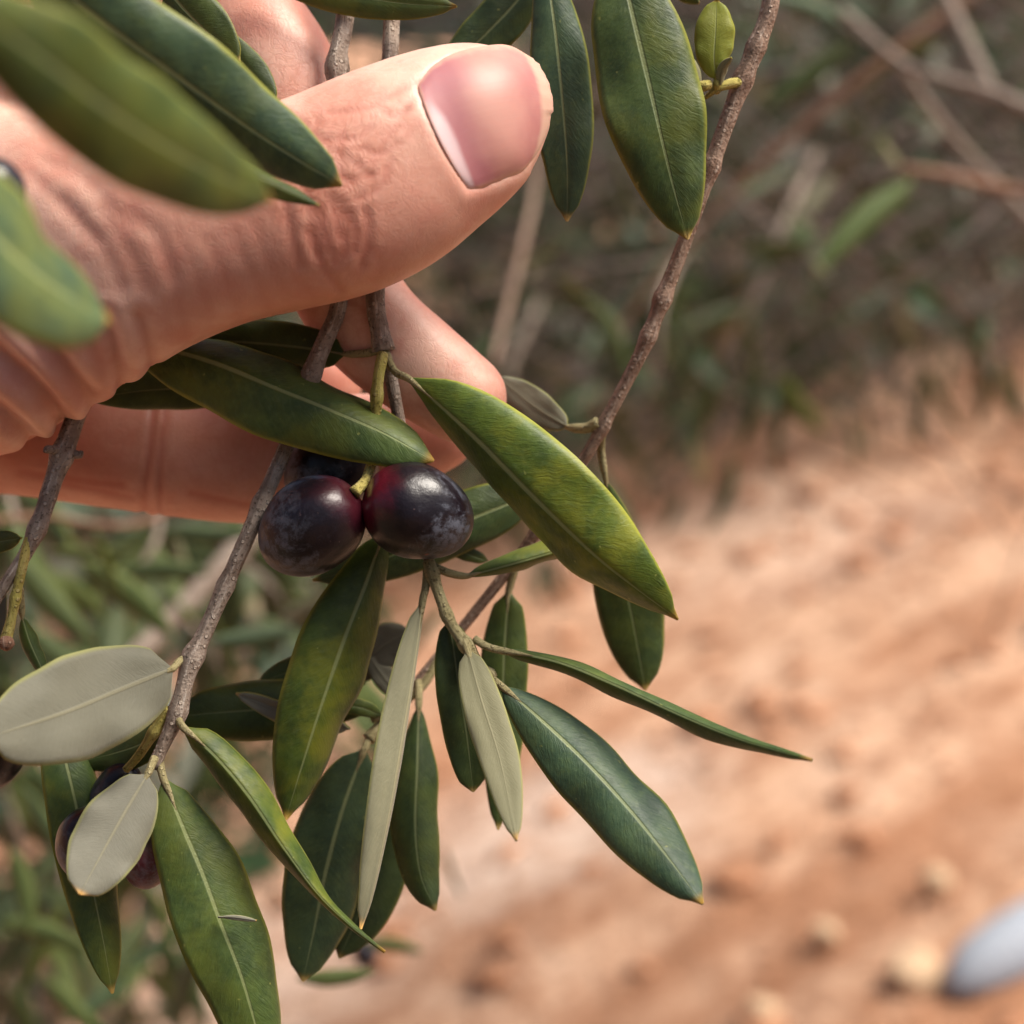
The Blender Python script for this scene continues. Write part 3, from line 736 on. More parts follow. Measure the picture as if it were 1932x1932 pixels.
for i, (q0, q1) in enumerate((((1480, 420), (1330, 720)), ((1250, 560), (1190, 820)), ((1980, 380), (1880, 690)), ((1180, 640), (1080, 930)), ((960, 700), (930, 960)))):
    dd = 950 + 90 * i
    nsprig(T, [(q0[0] + 60, q0[1] - 130, dd + 60), (q0[0], q0[1], dd), ((q0[0] + q1[0]) / 2 + 15, (q0[1] + q1[1]) / 2, dd - 10), (q1[0], q1[1], dd)], [8, 7, 5, 3], M_BARK, 5, 130, 50 + i, [(.3, .2, .15), (.5, .1, .2), (.2, .6, .1), (.15, .3, .05)])
rl = P(120, 900, 450)
LB = thing('olive_branch', 'blurred olive foliage hanging behind the hand at lower left', 'branch', rl)
twig(LB, [(620, 860, 520), (500, 985, 510), (380, 1110, 500), (255, 1240, 490), (100, 1380, 480), (-120, 1560, 480)], [22, 22, 21, 20, 17, 14], M_BARK)
twig(LB, [(-60, 985, 420), (90, 975, 430), (180, 990, 430), (270, 985, 440), (380, 930, 450)], [6, 6, 6, 6, 6], M_BARKR)
for a, b, k, ro, c in (((20, 1040, 400), (175, 1215, 400), 0, 10, (.3, .2, .35)), ((150, 1060, 430), (330, 1200, 440), 1, 20, (.3, .4, .8)), ((560, 1190, 380), (390, 1210, 380), 1, 0, (.1, .9, .35)), ((300, 1000, 430), (480, 1010, 430), 0, 20, (.1, .8, .5)), ((180, 1000, 420), (215, 1120, 420), 2, 50, (.9, .0, .8)),
                       ((90, 1040, 420), (260, 1050, 430), 2, 40, (.3, .5, .6)), ((50, 1180, 420), (210, 1290, 430), 0, -10, (.2, .5, .4)), ((230, 1080, 450), (400, 1080, 450), 1, 10, (.3, .6, .5)), ((330, 1010, 450), (350, 1110, 450), 3, 30, (.9, .1, .5)),
                       ((560, 1845, 320), (715, 1838, 325), 0, 20, (.3, .1, .35)), ((690, 1780, 420), (800, 1795, 420), 1, 20, (.3, .3, .6)), ((380, 1795, 420), (310, 1960, 430), 2, 30, (.2, .9, .7)), ((350, 1740, 480), (240, 1830, 480), 1, 30, (.2, .8, .6)),
                       ((40, 1480, 430), (140, 1640, 430), 0, 30, (.3, .8, .7)), ((20, 1600, 420), (60, 1760, 420), 1, 20, (.4, .3, .6)), ((0, 1740, 430), (170, 1790, 430), 1, 20, (.3, .2, .5)), ((120, 1700, 450), (20, 1880, 450), 0, 40, (.8, .0, .5)), ((260, 1660, 480), (330, 1790, 480), 4, 40, (.4, .2, .6)),
                       ((240, 1850, 480), (120, 1930, 480), 1, 20, (.2, .9, .6)), ((80, 1840, 460), (200, 1960, 460), 0, 20, (.4, .2, .5)), ((840, 1600, 520), (860, 1700, 520), 2, 60, (.4, .3, .4)), ((520, 1180, 500), (640, 1110, 500), 3, 40, (.4, .4, .3)), ((600, 1240, 520), (480, 1150, 520), 0, 40, (.3, .4, .3)),
                       ((0, 1280, 420), (60, 1420, 430), 1, 20, (.3, .4, .4)), ((400, 1160, 480), (440, 1280, 480), 0, 50, (.5, .2, .5)), ((690, 1120, 560), (740, 1200, 560), 1, 30, (.3, .6, .4)), ((840, 1150, 560), (760, 1240, 560), 2, 30, (.3, .6, .4))):
    nleaf(LB, a, b, k, ro, c)
for i, (q0, q1) in enumerate((((30, 980), (110, 1260)), ((300, 990), (200, 1150)), ((430, 1030), (560, 1180)), ((-40, 1380), (60, 1700)), ((120, 1560), (80, 1900)), ((300, 1600), (240, 1930)), ((-60, 1620), (10, 1900)), ((560, 1060), (640, 1300)), ((330, 1130), (440, 1320)))):
    dd = 470 + 40 * i
    nsprig(LB, [(q0[0] - 30, q0[1] - 120, dd + 30), (q0[0], q0[1], dd), ((q0[0] + q1[0]) / 2 + 15, (q0[1] + q1[1]) / 2, dd - 10), (q1[0], q1[1], dd)], [7, 6, 5, 3], M_BARK, 10, 160, 90 + i, [(.3, .2, .1), (.5, .1, .2), (.2, .7, .1), (.15, .3, .0), (.6, .0, .3)])
ox = olive(LB, 690, 1800, 430, 26, 22, 80, 0, (.2, 0, 0))
# ---- the branch held in the fingers
ra = P(738, 60, 209)
A = thing('olive_branch', 'olive branch pinched by the thumb, bearing three dark olives and the long central leaf', 'branch', ra)
twig(A, [(800, -950, 230), (765, -450, 219), (745, -120, 212), (738, 60, 209), (733, 150, 208), (718, 350, 206.5), (708, 555, 206), (716, 620, 206), (724, 662, 206)], [22, 19, 17, 16, 16, 17, 18, 18, 17], M_BARK, knots=[(722, 655, .35)], n=110)
twig(A, [(722, 655, 206.5), (738, 715, 207), (753, 795, 208), (770, 900, 210), (792, 1010, 209), (815, 1070, 206)], [13, 12.5, 12, 10.5, 9.5, 10], M_BARK)
twig(A, [(808, 1058, 206), (828, 1120, 205), (850, 1175, 204.5), (880, 1218, 204), (905, 1255, 204), (928, 1283, 204)], [12, 11, 11, 12, 10, 9], M_TAN, knots=[(822, 1080, .3), (845, 1160, .25), (880, 1215, .4), (925, 1272, .8)])
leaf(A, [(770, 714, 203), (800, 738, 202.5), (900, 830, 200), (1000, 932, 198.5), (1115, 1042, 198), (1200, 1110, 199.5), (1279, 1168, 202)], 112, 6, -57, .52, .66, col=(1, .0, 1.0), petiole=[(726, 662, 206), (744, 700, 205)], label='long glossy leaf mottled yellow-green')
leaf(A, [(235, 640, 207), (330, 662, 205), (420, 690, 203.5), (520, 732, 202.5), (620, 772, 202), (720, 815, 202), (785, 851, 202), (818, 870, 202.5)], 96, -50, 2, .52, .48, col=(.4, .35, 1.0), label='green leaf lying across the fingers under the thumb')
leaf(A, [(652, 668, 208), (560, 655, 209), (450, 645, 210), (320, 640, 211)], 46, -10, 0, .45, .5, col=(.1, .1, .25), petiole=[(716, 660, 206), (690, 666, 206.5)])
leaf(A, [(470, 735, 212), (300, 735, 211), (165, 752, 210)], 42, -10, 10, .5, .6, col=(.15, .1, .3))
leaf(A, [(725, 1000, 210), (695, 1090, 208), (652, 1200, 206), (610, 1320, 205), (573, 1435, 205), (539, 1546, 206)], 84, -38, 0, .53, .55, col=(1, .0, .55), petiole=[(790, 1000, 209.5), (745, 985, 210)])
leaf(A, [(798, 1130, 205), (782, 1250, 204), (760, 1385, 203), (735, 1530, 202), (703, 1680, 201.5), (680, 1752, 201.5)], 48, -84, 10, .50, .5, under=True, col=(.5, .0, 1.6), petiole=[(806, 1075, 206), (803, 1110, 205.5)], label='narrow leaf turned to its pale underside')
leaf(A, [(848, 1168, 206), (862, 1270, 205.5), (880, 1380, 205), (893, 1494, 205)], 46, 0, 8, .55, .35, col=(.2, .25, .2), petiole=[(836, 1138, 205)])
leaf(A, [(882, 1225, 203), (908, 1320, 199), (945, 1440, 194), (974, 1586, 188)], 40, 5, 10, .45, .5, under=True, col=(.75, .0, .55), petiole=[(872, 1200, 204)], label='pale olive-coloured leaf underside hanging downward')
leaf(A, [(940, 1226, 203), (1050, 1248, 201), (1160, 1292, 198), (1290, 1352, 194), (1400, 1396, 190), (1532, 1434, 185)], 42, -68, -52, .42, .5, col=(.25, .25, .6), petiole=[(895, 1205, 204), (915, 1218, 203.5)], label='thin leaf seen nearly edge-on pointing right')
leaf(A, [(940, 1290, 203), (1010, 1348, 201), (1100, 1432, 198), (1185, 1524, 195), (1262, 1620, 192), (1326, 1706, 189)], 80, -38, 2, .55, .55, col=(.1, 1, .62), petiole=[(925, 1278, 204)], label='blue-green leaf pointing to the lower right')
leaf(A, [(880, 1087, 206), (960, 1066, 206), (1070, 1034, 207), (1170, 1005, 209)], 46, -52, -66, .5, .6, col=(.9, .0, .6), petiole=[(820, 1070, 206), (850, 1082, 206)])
twig(A, [(722, 668, 205), (713, 720, 203.5), (708, 800, 204.5), (702, 870, 204.5), (682, 925, 203.5)], [11, 11, 10, 10, 9], M_STALK, 'fruit_stalk', knots=[(709, 745, .3)])
twig(A, [(702, 865, 204.5), (690, 905, 203), (668, 930, 201.5)], [9, 9, 12], M_STALK, 'fruit_stalk')
olive(A, 588, 994, 203, 111, 89, 36, 14, (.3, 0, 0), label='dark olive with dusty bloom, left one in front')
olive(A, 788, 966, 203, 111, 90, 158, 18, (.75, 0, .8), label='dark olive reddish at its stalk, right one')
olive(A, 625, 884, 213, 96, 82, 40, 0, (.1, 0, 0), label='shaded olive half hidden behind the front two')

# ---- second held branch running down to the left
rb = P(640, 60, 208)
B = thing('olive_branch', 'grey-barked olive twig running from the thumb down to grey-backed leaves at lower left', 'branch', rb)
twig(B, [(770, -950, 226), (705, -450, 217), (668, -120, 210), (650, 40, 208), (636, 130, 207), (645, 300, 206.5), (645, 480, 206), (638, 580, 206), (612, 645, 206), (588, 705, 206), (560, 790, 207), (535, 855, 207.5), (500, 935, 206), (470, 1005, 204), (430, 1095, 203), (388, 1190, 202), (358, 1255, 201), (335, 1345, 200.5), (310, 1402, 200), (288, 1450, 199.5)],
     [24, 21, 19, 18, 17, 15, 16, 16, 17, 17, 15, 15, 15.5, 15, 15, 15, 16, 15, 13, 9], M_BARK, knots=[(632, 125, .5), (588, 700, .25), (496, 950, .3), (425, 1100, .25), (362, 1235, .45), (330, 1340, .35), (295, 1435, .3)], n=210)
leaf(B, [(325, 1262, 198), (230, 1300, 194), (120, 1345, 188), (-25, 1392, 181)], 98, 4, 4, .5, .36, under=True, col=(.15, .0, .55), petiole=[(352, 1240, 201), (338, 1248, 200)], label='broad blurred leaf showing its grey underside')
leaf(B, [(345, 1372, 199), (405, 1425, 198), (468, 1500, 197), (530, 1592, 197), (598, 1684, 197), (660, 1745, 197.5), (726, 1796, 198)], 52, lambda t: -25 - 45 * t, lambda t: -42 - 36 * t, .36, .75, col=(.85, .0, .6), petiole=[(332, 1318, 200.5), (335, 1350, 200)], label='curved leaf with bright yellow-green rim')
leaf(B, [(308, 1468, 199), (345, 1560, 198.5), (383, 1650, 198), (418, 1745, 197.5), (458, 1850, 197.5), (492, 1975, 198), (505, 2060, 199)], 86, -22, 2, .48, .55, col=(.35, .25, .5), petiole=[(300, 1430, 200)], label='large green leaf reaching the bottom edge')
leaf(B, [(278, 1462, 197), (240, 1525, 194.5), (195, 1605, 191.5), (150, 1688, 188)], 67, 2, 2, .54, .38, under=True, col=(.05, .15, .6), petiole=[(292, 1430, 199)], label='small oval leaf showing its grey underside')
leaf(B, [(105, 1370, 207), (130, 1460, 205), (152, 1560, 204), (178, 1690, 203), (197, 1785, 203), (212, 1874, 203)], 58, -22, 0, .42, .5, col=(.6, .35, .8))
leaf(B, [(330, 1372, 203), (250, 1410, 205), (140, 1440, 208)], 40, 0, -20, .5, .6, col=(.2, .2, .35))
twig(B, [(318, 1335, 200.5), (285, 1390, 201), (262, 1425, 202), (238, 1452, 203)], [9, 10, 9, 8], M_STALK, 'fruit_stalk', knots=[(288, 1375, .3)])
olive(B, 283, 1586, 202, 92, 60, 82, 0, (0, 1, 0), label='half-ripe olive, green above and purple below')
olive(B, 170, 1590, 200, 72, 64, 70, 0, (.2, 0, 0), label='black olive mostly hidden behind a grey leaf')
olive(B, 218, 1490, 206, 60, 40, 50, 0, (.6, 0, 0))
olive(B, -28, 1420, 190, 80, 72, 60, 0, (.3, 0, 0), stem=[(325, 1345, 202), (180, 1372, 200), (40, 1370, 196), (-8, 1362, 191)], label='dark olive cut off by the left edge')
flk = leaf(B, [(412, 1730, 196.4), (445, 1731, 196.2), (484, 1737, 196.6)], 5, 10, 0, .6, .5, under=True, col=(.05, .2, 1), name='dry_scar', label='dry torn strip across the leaf')

# ---- twig at the left edge
rc = P(145, 770, 206)
Cb = thing('olive_branch', 'dark twig emerging under the thumb base at the left edge, with yellow fruit stalk', 'branch', rc)
twig(Cb, [(190, 640, 212), (150, 765, 208), (122, 845, 206), (98, 915, 205), (75, 985, 204), (48, 1045, 203.5), (15, 1095, 203), (-30, 1170, 203)], [19, 19, 18, 17, 16, 13, 11, 9], M_BARK, knots=[(118, 852, .35), (62, 1000, .25)])
twig(Cb, [(110, 850, 205), (90, 848, 203), (84, 852, 202)], [9, 8, 3], M_BARK, 'bud', n=8)
twig(Cb, [(130, 855, 206), (150, 858, 206), (154, 850, 206)], [9, 8, 3], M_BARK, 'bud', n=8)
twig(Cb, [(60, 1000, 203.5), (45, 1055, 203), (33, 1110, 203), (22, 1165, 203), (12, 1205, 203), (12, 1218, 203)], [8, 10, 9, 9, 11, 15], M_STALK, 'fruit_stalk', knots=[(35, 1130, .25)])
twig(Cb, [(13, 1208, 203), (12, 1214, 202.6), (12, 1221, 203)], [12, 17, 10], M_BARKR, 'calyx', n=10)
leaf(Cb, [(42, 1165, 205), (58, 1215, 205), (90, 1285, 205)], 20, -35, -30, .5, .6, col=(.6, .1, .6), petiole=[(36, 1110, 204.5)])
leaf(Cb, [(40, 1015, 204), (0, 1022, 205), (-70, 1035, 207)], 22, 10, 0, .5, .6, col=(.9, .0, .2))
leaf(Cb, [(0, 1100, 208), (-8, 1145, 208), (-20, 1240, 208)], 22, 10, 0, .5, .6, under=True, col=(.2, 1, .1))

# ---- twig running down on the right, behind the central leaf
rd = P(1455, -20, 208)
D = thing('olive_branch', 'slender brown twig slanting down behind the central leaf, with a small bud leaf', 'branch', rd)
twig(D, [(1700, -950, 216), (1570, -450, 209), (1475, -120, 207), (1452, 15, 207), (1430, 80, 207), (1398, 160, 207.5), (1360, 262, 208), (1322, 370, 209), (1290, 460, 210), (1252, 560, 211), (1212, 660, 212), (1160, 762, 213.5), (1108, 856, 215), (1050, 945, 217), (985, 1042, 219), (900, 1150, 221), (830, 1235, 222), (765, 1312, 221), (700, 1385, 220)],
     [23, 20, 17, 16, 16, 16, 15, 14, 14, 14, 13.5, 12, 11.5, 11.5, 11.5, 10.5, 10, 9, 8], M_BARKG, knots=[(1425, 85, .3), (1402, 150, .4), (1345, 310, .35), (1250, 565, .4), (1225, 630, .3), (1128, 800, .35), (1020, 1000, .2)], n=210)
leaf(D, [(1352, 152, 205), (1347, 110, 204), (1350, 55, 203.5), (1352, 0, 203.5)], 39, 6, -14, .58, .46, col=(1, .0, .95), petiole=[(1352, 172, 206), (1352, 160, 205)], young=True, label='tiny rounded yellow-green bud leaf')
leaf(D, [(1358, 160, 205), (1364, 130, 204), (1380, 108, 203)], 11, 5, -40, .5, .5, under=True, col=(1, 0, .8))
leaf(D, [(1318, 172, 206), (1306, 130, 206.5), (1292, 96, 207)], 16, 5, -40, .5, .5, under=True, col=(1, 0, .8))
twig(D, [(1400, 156, 207), (1378, 158, 206), (1352, 168, 205.5), (1330, 184, 206), (1312, 184, 206)], [10, 10.5, 7, 4, 3], M_STALK, 'bud_shoot')
twig(D, [(1338, 160, 205), (1328, 162, 204.5), (1318, 160, 204.5)], [9, 11, 7], M_STALK, 'bud', n=10)
leaf(D, [(1072, 806, 216), (1010, 768, 219), (940, 712, 224)], 33, 4, 4, .5, .55, under=True, col=(.35, .0, .75), petiole=[(1128, 796, 213.5), (1105, 808, 214.5)], pr=9, label='pale leaf underside behind the fingertip')
leaf(D, [(1142, 900, 217), (1160, 1010, 219), (1190, 1150, 221), (1218, 1302, 222)], 64, -4, -8, .62, .5, col=(.35, .2, .28), petiole=[(1136, 810, 214), (1134, 850, 216)])
leaf(D, [(960, 1115, 220), (952, 1230, 220), (948, 1360, 219), (940, 1566, 217)], 46, 0, -10, .42, .5, col=(.25, .2, .3), petiole=[(975, 1060, 219)])
leaf(D, [(1005, 930, 216), (960, 950, 215), (885, 980, 214), (790, 1025, 213.5), (690, 1068, 214), (590, 1095, 215)], 58, -10, 0, .40, .6, col=(.15, .6, .4), petiole=[(1040, 955, 217)])
leaf(D, [(920, 1058, 217), (890, 1048, 216), (830, 1030, 215)], 14, 0, 0, .5, .6, col=(.3, .3, .4))
leaf(D, [(688, 1412, 218), (646, 1530, 216), (615, 1645, 215), (593, 1755, 214.5), (571, 1852, 214)], 80, -16, -2, .50, .5, col=(.15, .8, .35), petiole=[(700, 1385, 219.5)])
leaf(D, [(738, 1430, 221), (718, 1560, 221), (690, 1690, 220), (640, 1808, 219)], 66, -5, 0, .55, .5, col=(.1, .4, .15), petiole=[(735, 1350, 221)])
leaf(D, [(790, 1325, 219), (788, 1440, 216), (784, 1560, 214), (794, 1650, 213), (822, 1718, 212.5)], 52, -25, -18, .6, .5, col=(.4, .3, .4), petiole=[(790, 1285, 221)])
leaf(D, [(705, 1335, 219), (610, 1332, 217), (500, 1338, 216), (400, 1345, 215), (332, 1352, 215)], 60, 0, -10, .60, .45, col=(.15, .1, .25))
leaf(D, [(660, 1375, 215), (560, 1352, 213), (445, 1308, 212)], 24, 10, 40, .5, .5, under=True, col=(.05, .15, .9))
leaf(D, [(640, 1295, 223), (715, 1225, 223), (775, 1190, 223)], 42, 0, 10, .6, .45, under=True, col=(.3, 1, .05))
leaf(D, [(690, 1290, 222), (580, 1262, 220), (485, 1290, 219)], 32, 0, -10, .5, .5, col=(.2, .2, .3))
leaf(D, [(720, 1350, 219), (680, 1335, 217), (610, 1325, 216)], 16, 0, 0, .5, .5, col=(.5, .1, .5))
leaf(D, [(765, 1310, 221), (735, 1290, 222), (690, 1230, 223)], 22, 5, 0, .5, .5, under=True, col=(.3, .6, .2))
twig(D, [(830, 1235, 222), (800, 1290, 221), (755, 1330, 220), (700, 1360, 219)], [9, 9, 8, 6], M_TAN, 'side_shoot')
twig(D, [(760, 1315, 221), (720, 1365, 220), (695, 1395, 219)], [9, 10, 14], M_TAN, 'side_shoot')

# ---- leaves hanging in from above
re_ = P(1100, -180, 208)
E = thing('olive_branch', 'olive sprig hanging in from the top edge with broad green leaves right of the thumbnail', 'branch', re_)
twig(E, [(1720, -1000, 218), (1500, -560, 212), (1330, -320, 210), (1190, -230, 208), (1040, -150, 209), (900, -120, 211), (820, -110, 212)], [20, 17, 15, 15, 14, 12, 9], M_BARKR)
leaf(E, [(1172, -70, 204), (1192, 20, 203), (1222, 145, 202), (1246, 250, 201.5), (1270, 350, 202), (1298, 452, 203)], 96, -6, 2, .47, .5, col=(.5, .3, .55), petiole=[(1160, -215, 208), (1165, -130, 206)], label='broad green leaf hanging at the top beside the brown twig')
leaf(E, [(1030, -70, 209), (1048, 60, 208), (1062, 200, 208), (1070, 310, 208), (1070, 418, 208.5)], 58, 0, -6, .52, .5, col=(.1, .95, .72), petiole=[(1040, -148, 209)], label='blue-green leaf touching the thumbnail')
leaf(E, [(1020, -50, 213), (955, 25, 213), (885, 95, 213.5), (815, 160, 214)], 48, 5, -10, .45, .5, col=(.15, .6, .4), petiole=[(1035, -140, 210)])
leaf(E, [(1250, -40, 212), (1285, -15, 212), (1320, 6, 212)], 16, 5, -10, .5, .5, col=(1, .0, .8))

# ---- nearest sprig, upper left
rf = P(200, -200, 190)
Fb = thing('olive_branch', 'blurred olive sprig nearest the lens over the back of the hand, upper left', 'branch', rf)
twig(Fb, [(520, -950, 225), (390, -550, 212), (330, -260, 205), (300, -60, 202), (278, 50, 200), (262, 140, 199)], [23, 20, 17, 17, 17, 14], M_BARKR)
twig(Fb, [(310, -160, 203), (150, -150, 190), (-40, -120, 150), (-160, -60, 122), (-260, 100, 116)], [13, 13, 12, 11, 10], M_BARKR)
leaf(Fb, [(40, -80, 165), (190, 38, 169), (340, 148, 173), (480, 248, 177), (580, 312, 179.5), (645, 350, 181)], 96, -4, -24, .48, .45, col=(.25, 1, .72), petiole=[(20, -130, 163)], label='blue-green leaf pointing at the thumb joint')
leaf(Fb, [(-70, 0, 108), (90, 118, 114), (240, 230, 120), (380, 315, 127), (512, 378, 135)], 112, -16, 4, .48, .45, col=(.55, .05, .52), petiole=[(-120, -70, 112)], label='large out-of-focus leaf in front of the hand')
leaf(Fb, [(330, 250, 168), (480, 330, 174), (602, 388, 179)], 30, -48, -8, .45, .6, col=(.6, .0, .25))
leaf(Fb, [(-180, 280, 118), (-60, 400, 124), (70, 520, 130), (205, 606, 137)], 150, -48, 46, .5, .45, under=False, col=(.45, 1, 1), petiole=[(-220, 100, 118)], label='pale green blurred leaf at the left edge')
leaf(Fb, [(270, -80, 206), (352, 22, 205), (452, 118, 204)], 56, 6, -20, .55, .5, col=(.1, .1, .25), petiole=[(300, -140, 204)])
leaf(Fb, [(380, 40, 208), (450, 110, 207), (520, 196, 206)], 34, 6, -20, .6, .5, col=(.1, .1, .2))
leaf(Fb, [(470, -60, 207), (620, -18, 206), (750, 5, 205), (862, 12, 204)], 38, -10, 6, .5, .5, col=(.7, .05, .3), petiole=[(320, -150, 205)], label='dark leaf with orange tip along the top edge')
olive(Fb, -12, 362, 150, 66, 60, 100, 0, (.2, 0, 0), stem=[(-215, 20, 119), (-120, 130, 130), (-40, 240, 143), (-16, 305, 150)], label='blurred blue-black olive at the left edge')

# ------------------------------------------------------------------ the hand
HV, HF = [], []
def shell(rings, cap0=None, cap1=None):
    o0 = len(HV); m = len(rings[0])
    for r in rings: HV.extend(r)
    for i in range(len(rings) - 1):
        for k in range(m):
            k2 = (k + 1) % m
            HF.append((o0 + i * m + k, o0 + i * m + k2, o0 + (i + 1) * m + k2, o0 + (i + 1) * m + k))
    for i, rev in ((0, True), (len(rings) - 1, False)):
        c = sum((Vector(v) for v in rings[i]), Vector()) / m; ci = len(HV); HV.append(c)
        for k in range(m):
            k2 = (k + 1) % m; a, b = o0 + i * m + k, o0 + i * m + k2
            HF.append((ci, b, a) if rev else (ci, a, b))
def ring(c, A_, B_, e=2.0, m=36):
    r = []
    for k in range(m):
        th = 2 * math.pi * k / m; cs, sn = math.cos(th), math.sin(th)
        r.append(c + A_ * (math.copysign(abs(cs) ** (2 / e), cs)) + B_ * (math.copysign(abs(sn) ** (2 / e), sn)))
    return r
def interp_rows(rows, n):
    rows = np.array(rows, float); s = np.concatenate([[0], np.cumsum(np.linalg.norm(np.diff((rows[:, 0:2] + rows[:, 2:4]) / 2, axis=0), axis=1) + 6)])
    out = []
    pts = [Vector(r[:4]) for r in rows]
    for q in np.linspace(0, s[-1], n): out.append([np.interp(q, s, rows[:, k]) for k in range(rows.shape[1])])
    out = np.array(out)
    for _ in range(2): out[1:-1] = .25 * out[:-2] + .5 * out[1:-1] + .25 * out[2:]
    return out
# thumb: outline pairs (upper x,y  lower x,y  depth  half-thickness mm)
TH = [(1037, 192, 1041, 236, 199.5, 2.2), (1027, 148, 1036, 284, 199.3, 4.6), (1008, 114, 1012, 322, 198.8, 6.2), (960, 86, 972, 370, 198, 7.6), (885, 78, 910, 424, 197, 8.6),
      (800, 88, 848, 480, 196, 9.3), (715, 114, 775, 524, 195.4, 10), (625, 149, 690, 559, 195, 10.4), (535, 186, 590, 582, 195, 10.3), (430, 222, 480, 603, 196, 10.4),
      (320, 238, 380, 642, 197, 11), (200, 232, 282, 697, 199, 12), (80, 212, 218, 742, 202, 13.5), (-60, 190, 150, 782, 205, 15), (-220, 170, 30, 850, 210, 17), (-420, 170, -140, 905, 217, 18), (-800, 220, -700, 900, 226, 18)]
rings = []
for r in interp_rows(TH, 60):
    U_, L_ = P(r[0], r[1], r[4]), P(r[2], r[3], r[4]); c = (U_ + L_) / 2
    rings.append(ring(c, (U_ - L_) / 2, (c - O).normalized() * float(r[5] / 1000), 2.25))
shell(rings)
def finger(pts, n=40, flat=1.0):
    W = [P(p[0], p[1], p[2]) for p in pts]; c = catmull(W, n)
    cum = np.concatenate([[0], np.cumsum([(W[i + 1] - W[i]).length for i in range(len(W) - 1)])]); cum /= cum[-1]
    rr = [float(np.interp(i / (n - 1), cum, [p[3] * px(p[2]) for p in pts])) for i in range(n)]
    rings = []
    for i in range(n):
        T = (c[min(i + 1, n - 1)] - c[max(i - 1, 0)]).normalized(); vw = (c[i] - O).normalized()
        S_ = T.cross(vw).normalized(); Q = S_.cross(T).normalized()
        rings.append(ring(c[i], S_ * rr[i], Q * rr[i] * flat, 2.1))
    Te = (c[-1] - c[-2]).normalized(); r = rr[-1]
    vw = (c[-1] - O).normalized(); S_ = Te.cross(vw).normalized(); Q = S_.cross(Te).normalized()
    for a in (15, 32, 48, 62, 76, 86): rings.append(ring(c[-1] + Te * (r * .98 * math.sin(R(a))), S_ * r * math.cos(R(a)), Q * r * flat * math.cos(R(a)), 2.1))
    shell(rings)
# index: rises behind the top leaves, bends at the knuckle, comes down behind the thumb
finger([(-420, 140, 246, 135), (-120, -10, 238, 135), (180, -60, 228, 130), (390, 5, 221, 124), (515, 125, 216, 116), (585, 320, 214.5, 108), (632, 500, 214, 104), (695, 610, 213.5, 102), (785, 688, 213, 98), (872, 752, 213.5, 88)], 60, .95)
# middle: lies below, pads towards the viewer
finger([(-420, 720, 246, 140), (-180, 780, 236, 132), (60, 812, 229, 126), (285, 850, 227, 119), (500, 872, 227, 117), (690, 848, 227, 108), (822, 808, 227, 84)], 50, .95)
# ring and little finger stacked behind
finger([(-420, 640, 262, 125), (-100, 720, 256, 115), (200, 770, 249, 108), (420, 770, 247, 102), (600, 715, 246, 88)], 40, .95)
finger([(-420, 560, 276, 112), (-120, 620, 272, 100), (120, 650, 266, 92), (330, 640, 263, 78)], 36, .95)
# web of skin between thumb and index
WEB = [(-420, 60, -420, 640, 230, 22), (-100, 10, -100, 420, 219, 18), (120, 30, 120, 350, 214, 14.5), (280, 70, 290, 330, 210.5, 11.5), (390, 100, 400, 310, 208.5, 8.5), (455, 140, 460, 290, 208, 5)]
rings = []
for r in interp_rows(WEB, 26):
    U_, L_ = P(r[0], r[1], r[4]), P(r[2], r[3], r[4]); c = (U_ + L_) / 2
    rings.append(ring(c, (U_ - L_) / 2, FW * float(r[5] / 1000), 2.2))
shell(rings)
# palm and forearm
PAL = [(-60, 60, -60, 860, 243, 15), (-250, 30, -250, 890, 245, 19), (-500, 60, -480, 910, 243, 21), (-800, 130, -760, 900, 238, 22), (-1100, 220, -1040, 930, 230, 22), (-1500, 330, -1440, 1040, 218, 22), (-2100, 560, -2020, 1330, 200, 24), (-3000, 950, -2900, 1900, 175, 28), (-4200, 1500, -4050, 2700, 150, 32)]
rings = []
for r in interp_rows(PAL, 44):
    U_, L_ = P(r[0], r[1], r[4]), P(r[2], r[3], r[4]); c = (U_ + L_) / 2
    rings.append(ring(c, (U_ - L_) / 2, FW * float(r[5] / 1000), 2.3))
shell(rings)
me = bpy.data.meshes.new('hand_raw'); me.from_pydata([tuple(v) for v in HV], [], HF); me.update()
bm = bmesh.new(); bm.from_mesh(me); bmesh.ops.recalc_face_normals(bm, faces=bm.faces); bm.to_mesh(me); bm.free()
tmp = bpy.data.objects.new('hand_raw', me); COL.objects.link(tmp)
rm = tmp.modifiers.new('r', 'REMESH'); rm.mode = 'VOXEL'; rm.voxel_size = 0.00050; rm.adaptivity = 0
dg = bpy.context.evaluated_depsgraph_get(); dg.update()
hme = bpy.data.meshes.new_from_object(tmp.evaluated_get(dg), depsgraph=dg); hme.name = 'hand'
bpy.data.objects.remove(tmp); 
nv = len(hme.vertices); co = np.empty(nv * 3); hme.vertices.foreach_get('co', co); co = co.reshape(-1, 3)
ed = np.empty(len(hme.edges) * 2, dtype=np.int64); hme.edges.foreach_get('vertices', ed); ed = ed.reshape(-1, 2)
deg = np.bincount(ed.ravel(), minlength=nv).astype(float)[:, None]
def lap(a):
    s = np.zeros_like(a)
    for k in range(a.shape[1]):
        s[:, k] = np.bincount(ed[:, 0], a[ed[:, 1], k], nv) + np.bincount(ed[:, 1], a[ed[:, 0], k], nv)
    return s / np.maximum(deg, 1)
for it in range(14):
    co = co + .6 * (lap(co) - co)
    if it % 2: co = co - .0 * (lap(co) - co)
def write(co):
    hme.vertices.foreach_set('co', co.ravel()); hme.update()
write(co)
